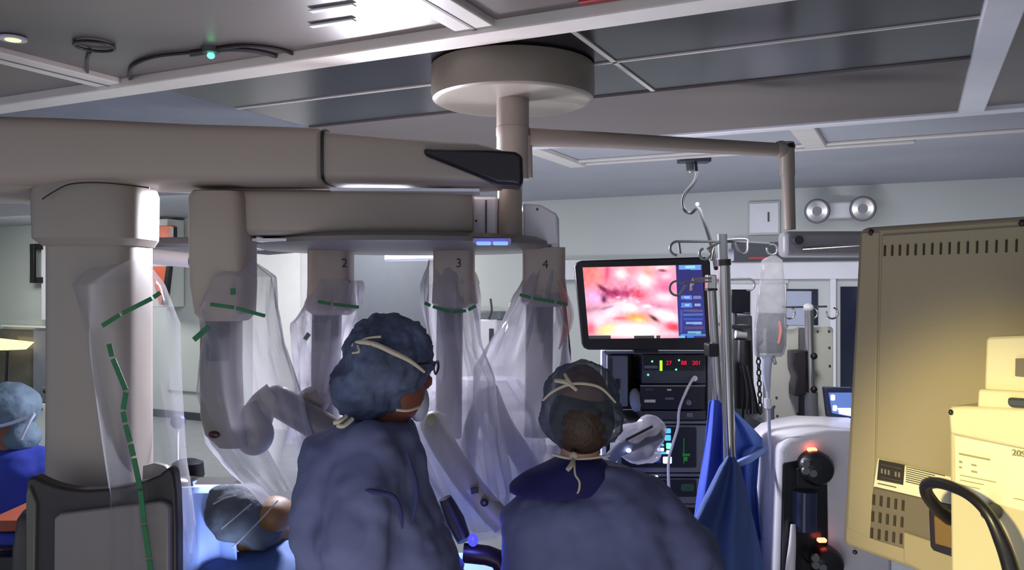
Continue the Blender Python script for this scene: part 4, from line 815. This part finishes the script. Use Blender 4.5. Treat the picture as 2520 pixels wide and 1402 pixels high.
obj('hook', MB().tube([P(1765, 688, 3.25), P(1845, 686, 3.25)]+arcp(1843, 700, 14, -80, 110, 3.25), .004, 8), M_hook, iv2)
# IV bag
bg = empty('iv_bag', P(1896, 875, 3.02), 'clear plastic fluid bag hanging from the hook of the tall drip stand', 'fluid bag')
def bring(x, y, w_, dm): return (P(x, y, 3.02), X1*(w_/F*3.02), Y1*dm, 2.4)
obj('bag', MB().loft([bring(1903, 628, 6, .004), bring(1900, 640, 26, .006), bring(1900, 690, 30, .012), bring(1898, 740, 34, .022), bring(1896, 800, 39, .03), bring(1895, 850, 39, .028), bring(1893, 872, 36, .015), bring(1893, 878, 30, .006)], 32), mat('bag_film', (188, 188, 192), .12, noise_amt=.2, nscale=30, bump=1.0, bscale=22, clear=.6), bg)
obj('fluid', MB().loft([bring(1897, 770, 30, .018), bring(1896, 800, 34, .024), bring(1895, 850, 35, .022), bring(1893, 868, 31, .01)], 28), mat('saline', (120, 130, 146), .05, clear=.6), bg)
obj('red_reflection', MB().tube([P(1917, 790, 2.985), P(1921, 815, 2.985), P(1916, 845, 2.985)], [.004, .006, .004], 8, sm=3), mat('red_reflection_tint', (244, 160, 150), .3), bg, label='curved pinkish red reflection painted on the bag')  # red light reflected in the bag, painted as a thin tube
obj('outlet_port', MB().tube([P(1888, 876, 3.02), P(1886, 915, 3.02), P(1890, 960, 3.02)], [.02, .016, .008], 12, sm=3), M_mask, bg)
obj('outlet_port', MB().tube([P(1903, 877, 3.02), P(1908, 895, 3.0)], .006, 8), M_grey, bg)
obj('drip_chamber', MB().tube([P(1889, 980, 3.02), P(1890, 1004, 3.02)], .012, 10), M_white, bg)
obj('line', MB().tube([P(1890, 950, 3.02), P(1892, 1020, 3.02), P(1896, 1200, 3.05), P(1890, 1420, 3.1), P(1860, 1700, 3.1), P(1830, 1900, 3.05)], .006, 8, sm=5), M_mask, bg)
# blue cloth over poles
def cloth(name, L, R_, ys, d, mt, par, amp=.03, fr=18, ph=0):
    def fn(u, v):
        t = v*(len(ys)-1); i = min(int(t), len(ys)-2); k = t-i; xl = L[i]*(1-k)+L[i+1]*k; xr = R_[i]*(1-k)+R_[i+1]*k; y = ys[i]*(1-k)+ys[i+1]*k
        return P(xl+(xr-xl)*u, y, d+amp*math.sin(u*fr+ph+v*3)*min(1, v*2+.2)+.05*(u-.5)**2)
    return obj(name, MB().grid(fn, 48, 50), mt, par, solid=.003)
bc = empty('blue_cloth', P(1790, 1400, 3.1), 'blue sterile cloth draped over the drip stand poles', 'cloth')
cloth('back_fold', [1748, 1744, 1738, 1730, 1718, 1705, 1700], [1768, 1776, 1778, 1780, 1790, 1800, 1800], [984, 992, 1060, 1130, 1200, 1300, 1500], 3.15, mat('cloth_royal', (72, 98, 210), .8, bump=.2, bscale=12), bc, .02, 9)
cloth('side_fold', [1790, 1790, 1790, 1790, 1800, 1800, 1800], [1806, 1850, 1893, 1868, 1862, 1872, 1900], [1010, 1050, 1098, 1125, 1200, 1300, 1500], 3.14, M_drapeb, bc, .035, 13, 1)  # brighter blue than the other folds, front light painted into the colour
cloth('front_fold', [1790, 1770, 1725, 1700, 1690, 1690], [1806, 1822, 1845, 1860, 1880, 1905], [1122, 1150, 1240, 1300, 1402, 1560], 2.90, mat('cloth_slate', (74, 100, 160), .8, bump=.2, bscale=12), bc, .03, 11, 2)
obj('folded_flap', MB().prism([P(1806, 1140, 3.04), P(1893, 1098, 3.06), P(1892, 1108, 3.06), P(1850, 1138, 3.04), P(1812, 1152, 3.02)], (0, .02, 0)), M_drapel, bc, bevel=.003)

# ================================================================== RIGHT BACK CLUTTER
wc = empty('white_panel_cart', Vector((P(1968, 0, 3.7).x, 3.75*KY, 0)), 'cart with a tall white riveted panel and steel pole right of the fluid bag', 'cart')
obj('side_panel', slab(rrect(1884, 808, 1966, 1046, 7), 3.7, .04), mat('ivory_panel', (206, 206, 196), .5, noise_amt=.03), wc, bevel=.004)
obj('side_panel', slab(rrect(1994, 803, 2051, 1036, 9), 3.7, .04), mat('ivory_panel', (206, 206, 196)), wc, bevel=.004)
obj('channel', slab([(1966, 806), (1994, 806), (1994, 1046), (1966, 1046)], 3.73, .03), M_grey, wc)
for x, y in ((2012, 815), (2040, 815), (2041, 855), (2042, 900), (1911, 978), (1913, 1023), (1962, 1018), (1905, 1000)): obj('rivet', MB().ball(P(x, y, 3.697), .005, .004, .005), M_dgrey, wc)
obj('pole', MB().tube([P(1990, 760, 3.62), P(1996, 980, 3.62)], .017, 16), M_steel, wc); obj('pole_sleeve', MB().tube([P(1996, 965, 3.62), P(1998, 1080, 3.62)], .026, 16), M_grey, wc)
obj('pole_cap', MB().ball(P(1989, 757, 3.62), .022, .022, .018), M_white, wc)
obj('hook', MB().tube([P(1925, 756, 3.62), P(2035, 754, 3.62)], .004, 8), M_steel, wc)
for x in (1942, 1998, 2048): obj('hook', MB().tube(arcp(x, 770, 14, -80, 200, 3.62), .004, 8), M_steel, wc)
obj('black_bracket', slab([(1952, 864), (1984, 862), (1986, 900), (1984, 972), (1956, 975), (1956, 950), (1962, 925), (1953, 900)], 3.60, .08), mat('bracket_black', (44, 38, 44), .5), wc, bevel=.006)
for y in (876, 958): obj('clamp_knob', MB().ball(P(2003, y, 3.6), .014, .014, .014), M_black, wc)
obj('lower_bay', slab([(1884, 1046), (2060, 1040), (2060, 1400), (1884, 1400)], 3.68, .3), M_dgrey, wc); obj('led', MB().ball(P(1915, 1066, 3.67), .008, .006, .01), E_viol, wc)
obj('legs_frame', slab([(1884, 1400), (2060, 1400), (2060, 701+1.8/3.68*F), (1884, 701+1.8/3.68*F)], 3.68, .3), M_grey, wc)
# small dark monitor, dark hanging cloth, chain, gas column behind poles
sm = empty('small_monitor', P(1822, 775, 4.2), 'small black screen behind the drip stand hooks', 'monitor')
obj('screen', slab(rrect(1800, 712, 1846, 770, 5), 4.2, .04), mat('navy_black', (18, 18, 38), .25), sm, bevel=.005); obj('bracket', MB().tube([P(1806, 770, 4.24), P(1806, 1000, 4.24)], .015, 10), M_grey, sm)
an = empty('anaesthesia_column', Vector((P(1830, 0, 4.3).x, 4.35*KY, 0)), 'grey anaesthesia column with cables behind the drip stands', 'column')
obj('body', slab([(1800, 775), (1852, 775), (1860, 1100), (1870, 1100), (1870, 1000), (1880, 1000), (1880, 701+1.8/4.35*F), (1780, 701+1.8/4.35*F), (1780, 900), (1800, 900)], 4.35, .25), M_grey, an, bevel=.01)
obj('shelf', slab(rrect(1800, 800, 1848, 808, 2), 4.15, .3), M_dgrey, an); obj('paper_roll', MB().tube([P(1810, 822, 4.2), P(1836, 824, 4.2)], .02, 14), M_white, an)
obj('dark_bellows', MB().loft([hring(1826, 835, 4.2, 20, .06, 3), hring(1824, 900, 4.2, 24, .08, 3), hring(1822, 1000, 4.2, 22, .08, 3)], 24), M_black, an)
for k in range(5): obj('hose', MB().tube([P(1822+k*5, 900, 4.12), P(1832+k*7, 960+k*6, 4.08), P(1828+k*10, 1040, 4.08), P(1850+k*6, 1120, 4.1), P(1856+k*4, 1400, 4.2)], .006, 6, sm=4), M_dgrey if k % 2 else M_black, an)
chn = empty('chain', P(1868, 870, 4.0), 'black link chain hanging left of the white panel cart', 'chain')
for k in range(11):
    y = 876+k*13.5; pts = [P(1866+k*.5+4.5*math.cos(a*math.pi/6)*(1 if k % 2 else .5), y+8*math.sin(a*math.pi/6), 3.9+(0 if k % 2 else .006*math.cos(a*math.pi/6))) for a in range(13)]
    obj('link', MB().tube(pts, .0035, 6, False), M_black, chn)
obj('hanger', MB().tube([P(1866, 868, 3.9), P(1866, 850, 3.9), P(1886, 830, 3.9), P(1890, 812, 3.75)], .005, 6, sm=3), M_black, chn)
gp = empty('grey_pipe', Vector((P(1894, 0, 3.55).x, 3.55*KY, 0)), 'slim grey pipe stand rising right of the blue cloth', 'pipe')
obj('pipe', MB().tube([P(1897, 1000, 3.55), P(1899, 1200, 3.55), P(1900, 701+1.8/3.55*F, 3.55)], .013, 12), M_grey, gp); obj('base', MB().lathe(Vector((P(1900, 0, 3.55).x, 3.55*KY, 0)), [(.1, 0), (.1, .02), (.02, .04)], 20), M_grey, gp)
rbx = obj('red_container', slab(rrect(1870, 1338, 1916, 1440, 4), 3.3, .15), mat('dark_red_plastic', (110, 24, 40), .5), None, bevel=.008, label='dark red container low between the blue cloth and the white tower', cat='container')
# tablet on arm
tbt = empty('tablet', P(2056, 1030, 3.3), 'small tilted touchscreen with white symbols above the white tower', 'touchscreen')
obj('case', slab([(2029, 953), (2100, 954), (2100, 1034), (2038, 1026)], 3.3, .03), mat('tablet_blue', (40, 48, 80), .4), tbt, bevel=.004)
obj('screen', slab([(2040, 966), (2096, 966), (2096, 1026), (2048, 1016)], 3.296, .004), mat('tablet_screen', (40, 60, 120), .3, emit=(110, 140, 210), estr=.8), tbt)
for x, y in ((2050, 978), (2055, 1004)): obj('screen_symbol', slab(rrect(x-5, y-7, x+5, y+7, 3), 3.293, .003), E_white, tbt)
obj('screen_glow', slab([(2062, 1004), (2094, 1004), (2094, 1023), (2066, 1018)], 3.293, .003), E_white, tbt)
obj('arm', MB().tube([P(2060, 1030, 3.33), P(2066, 1062, 3.3), P(2050, 1080, 3.1)], .012, 10), M_grey, tbt)
# white tower with black knobs
tw = empty('suction_tower', Vector((P(2020, 0, 2.95).x, 3.0*KY, 0)), 'white rounded tower with black round valves and red lights beside the beige machine', 'medical tower')
D1 = 2.95
obj('shell', slab([(1910, 1402), (1922, 1110), (1926, 1098), (1945, 1082), (1990, 1068), (2040, 1060), (2085, 1062), (2200, 1066), (2200, 701+1.8/D1*F), (1905, 701+1.8/D1*F)], D1, .35), M_white, tw, bevel=.02)
obj('dark_bay', slab([(1928, 1140), (1960, 1134), (2010, 1130), (2036, 1150), (2038, 1270), (2040, 1560), (1918, 1560)], D1-.006, .02), mat('bay_black', (10, 10, 22), .3), tw, bevel=.004)
obj('canister', MB().loft([hring(1979, 1205, D1, 30, .05, 2.2), hring(1978, 1300, D1, 30, .05, 2.2)], 24), mat('canister_glass', (88, 100, 140), .1, clear=.3), tw)
obj('pale_hose', MB().tube([P(1952, 1290, D1-.03), P(1950, 1340, D1-.04), P(1945, 1402, D1-.05), P(1940, 1500, D1-.05)], [.008, .012, .016, .016], 12, sm=3), M_white, tw)
for (x, y, lx, ly) in ((2002, 1148, 2000, 1107), (2026, 1380, 2024, 1330)):
    k = obj('valve', MB().lathe(P(x, y, D1-.01), [(.001, -.06), (.045, -.058), (.055, -.04), (.056, .01)], 32, X1, UP, Y1), M_black, tw)
    for a in (150, 215, 285): 
        q = P(x-6+16*math.cos(math.radians(a)), y-16*math.sin(math.radians(a)), D1-.07); obj('valve_port', MB().lathe(q, [(.001, -.008), (.012, -.008), (.014, 0)], 14, X1, UP, Y1), M_grey, k)
    obj('valve_mark', MB().tube([P(x+25+7*math.cos(math.radians(a)), y+2+12*math.sin(math.radians(a)), D1-.068) for a in range(-80, 250, 30)], .003, 6), M_grey, k)
    obj('valve_centre', MB().ball(P(x-4, y+2, D1-.066), .018, .008, .016), M_dgrey, k)
    obj('valve_body', slab(rrect(x-38, y+4, x+12, y+52, 4), D1-.04, .04), M_black, k)
    obj('red_light', slab(rrect(lx-11, ly-5, lx+11, ly+5, 4), D1-.022 if y < 1300 else D1-.04, .012), E_red, tw, label='glowing red light')

# ================================================================== BEIGE MACHINE (right foreground)
fd = Vector((-.555, .832, 0)).normalized(); fn_ = Vector((-fd.y, fd.x, 0)); fo = P(2170, 701, 1.45)
if fn_.dot(-fo) < 0: fn_ = -fn_
def onf(px, py, off=0.): return hit(px, py, fo+fn_*off, fn_)
def fslab(pxs, off, t): return MB().prism([onf(x, y, off) for x, y in pxs], -fn_*t)
bm_ = empty('beige_machine', Vector((onf(2350, 701, -.2).x, onf(2350, 701, -.2).y, 0)), 'large beige machine housing with vent slots and rating label at right', 'machine')
obj('housing', fslab([(2112, 572), (2118, 562), (2130, 559), (2800, 512), (2800, 1690), (2240, 1400), (2086, 1346), (2074, 1338), (2073, 1326)], 0, .34), M_beige, bm_, bevel=.008)
obj('inner_panel', fslab([(2170, 578), (2800, 536), (2800, 1290), (2342, 1180), (2155, 1137)], .003, .01), M_beige, bm_, bevel=.002)
obj('left_bezel', fslab([(2120, 572), (2164, 570), (2152, 1142), (2140, 1325), (2084, 1300)], .0025, .01), M_beige, bm_, bevel=.002)
obj('screw', MB().ball(onf(2143, 571, .003), .004, .004, .006), M_black, bm_); obj('screw', MB().ball(onf(2516, 548, .003), .005, .005, .005), M_black, bm_); obj('screw', MB().ball(onf(2104, 1358, .0), .004, .004, .004), M_black, bm_)
for k in range(26):
    t = k/16; x = 2175+(18.0*k+.24*k*k); y0 = 604-x*.0+(2175-x)*.048; h_ = 26+k*.35
    obj('vent_slot', fslab([(x, y0), (x+4.6, y0-.2), (x+3.6, y0+h_), (x-.8, y0+h_+.2)], .0045, .006), M_slot, bm_)
obj('lower_recess', fslab([(2149, 1198), (2338, 1242), (2560, 1300), (2560, 1480), (2222, 1350), (2150, 1328), (2140, 1318)], .0035, .01), M_beiged, bm_, bevel=.002)
obj('lower_cover', fslab([(2223, 1308), (2290, 1331), (2345, 1352), (2345, 1445), (2223, 1382)], .007, .012), M_beige, bm_, bevel=.002)
for r_ in range(3):
    for k in range(5):
        x = 2147+18*k-(2.5*r_); y0 = 1216+41*r_+3.5*k
        obj('vent_slot', fslab([(x, y0), (x+6, y0+1.5), (x+5, y0+27), (x-1, y0+25)], .005, .006), M_slot, bm_)
rl = obj('rating_label', fslab([(2161, 1128), (2350, 1176), (2350, 1243), (2150, 1196)], .0055, .003), M_paper, bm_, label='cream rating label')
obj('label_block', fslab([(2163, 1130), (2226, 1144), (2222, 1193), (2158, 1180)], .0065, .002), M_inkd, rl)
for k, (x0, x1, y) in enumerate(((2168, 2220, 1141), (2166, 2218, 1172), (2166, 2216, 1178))): obj('print_line', fslab([(x0, y), (x1, y+11), (x1, y+13.5), (x0, y+2)], .0072, .001), M_ink if k else M_ink, rl)
for k in range(6):
    x = 2168+k*8.5; y = 1152+k*1.9
    if k == 3: continue
    obj('print_glyph', fslab([(x, y), (x+4.5, y+1), (x+4.2, y+13), (x-.3, y+12)], .0072, .001), mat('grey_ink', (120, 112, 104), .6), rl)
for k in range(8):
    y = 1147+k*5.2; x1 = (2325, 2300, 2335, 2310, 2330, 2296, 2330, 2300)[k]
    obj('print_line', fslab([(2229, y), (x1, y+(x1-2229)*.235), (x1, y+(x1-2229)*.235+2), (2229, y+2)], .0065, .001), M_ink, rl)
obj('print_line', fslab([(2160, 1188), (2205, 1198), (2205, 1200), (2160, 1190)], .0065, .001), M_ink, rl)
obj('inlet_frame', fslab([(2284, 1250), (2345, 1264), (2345, 1372), (2296, 1355), (2288, 1345)], .012, .016), mat('inlet_black', (34, 26, 40), .4), bm_, bevel=.003)
obj('rocker', fslab([(2297, 1268), (2345, 1282), (2345, 1350), (2300, 1338)], .015, .006), M_amber, bm_, bevel=.002)
pcord = obj('power_cord', MB().tube([onf(2338, 1275, .02), onf(2305, 1248, .05), onf(2280, 1212, .09), onf(2284, 1190, .115), onf(2320, 1190, .135), onf(2380, 1215, .155), onf(2430, 1262, .165), onf(2464, 1330, .165), onf(2488, 1402, .16), onf(2510, 1500, .15), onf(2516, 1900, .15)], [.011, .010, .009, .0085, .0075, .007, .007, .009, .010, .010, .010], 12, sm=8), M_black, None, label='thick black cord looping out of the beige machine power inlet', cat='cord')
# box unit mounted in front
bx = empty('mounted_box', onf(2450, 1300, .1), 'cream box with a printed label mounted on the front of the beige machine', 'box')
obj('case', fslab([(2336, 1060), (2700, 1118), (2700, 1640), (2340, 1470)], .105, .1), mat('cream_case', (196, 186, 150), .5, noise_amt=.02), bx, bevel=.004)
obj('lid', fslab([(2332, 1008), (2340, 1000), (2372, 999), (2700, 1012), (2700, 1142), (2337, 1068)], .112, .11), mat('cream_lid', (214, 204, 170), .45, noise_amt=.02), bx, bevel=.004)
lb = obj('paper_label', fslab([(2350, 1072), (2700, 1140), (2700, 1304), (2352, 1213)], .107, .003), M_paper, bx, label='pale printed label')
for (x0, x1, y, h_) in ((2360, 2436, 1114, 4), (2360, 2367, 1133, 5), (2390, 2402, 1141, 4), (2360, 2366, 1147, 4), (2390, 2404, 1157, 4), (2362, 2450, 1168, 1.6), (2362, 2420, 1180, 1.6), (2362, 2410, 1192, 1.6), (2494, 2540, 1225, 1.6)):
    obj('print_line', fslab([(x0, y), (x1, y+(x1-x0)*.2), (x1, y+(x1-x0)*.2+h_), (x0, y+h_)], .108, .001), mat('pale_ink', (150, 142, 108), .6), lb)
text('print', '20SPIR', .0115, onf(2522, 1118, .1085), -fd, UP, mat('grey_print', (150, 144, 112), .6), lb)
obj('clip_tower', fslab([(2425, 836), (2430, 828), (2600, 822), (2600, 985), (2420, 972)], .10, .06), mat('cream_lid', (214, 204, 170)), bx, bevel=.004)
obj('clip_base', fslab([(2406, 960), (2412, 957), (2600, 968), (2600, 1016), (2404, 1004)], .108, .08), mat('cream_lid', (214, 204, 170)), bx, bevel=.003)
obj('clip_opening', fslab([(2499, 882), (2560, 880), (2560, 930), (2498, 925)], .104, .006), M_beiged, bx)
obj('black_strap', fslab([(2478, 978), (2560, 984), (2560, 1006), (2486, 1002), (2478, 996)], .116, .02), M_dgrey, bx, bevel=.003)
obj('hinge_pin', MB().ball(onf(2340, 1014, .114), .003, .003, .004), M_black, bx)
obj('cord_clip', MB().lathe(onf(2446, 1258, .11), [(.001, .022), (.008, .02), (.011, 0)], 18, fd, UP, fn_), M_dgrey, bx)
stn = empty('machine_stand', Vector((onf(2400, 701, -.15).x, onf(2400, 701, -.15).y, 0)), 'grey wheeled stand carrying the beige machine', 'stand')
sp_ = onf(2400, 701, -.16)
obj('column', MB().box((sp_.x, sp_.y, .62), .2, .2, 1.1, fd, fn_), M_dgrey, stn, bevel=.01)
obj('base', MB().box((sp_.x, sp_.y, .07), .5, .42, .07, fd, fn_), M_dgrey, stn, bevel=.02)
for a in (-1, 1):
    for b in (-1, 1): obj('castor', MB().ball(Vector((sp_.x, sp_.y, .03))+fd*.2*a+fn_*.16*b, .02, .03, .03), M_black, stn)
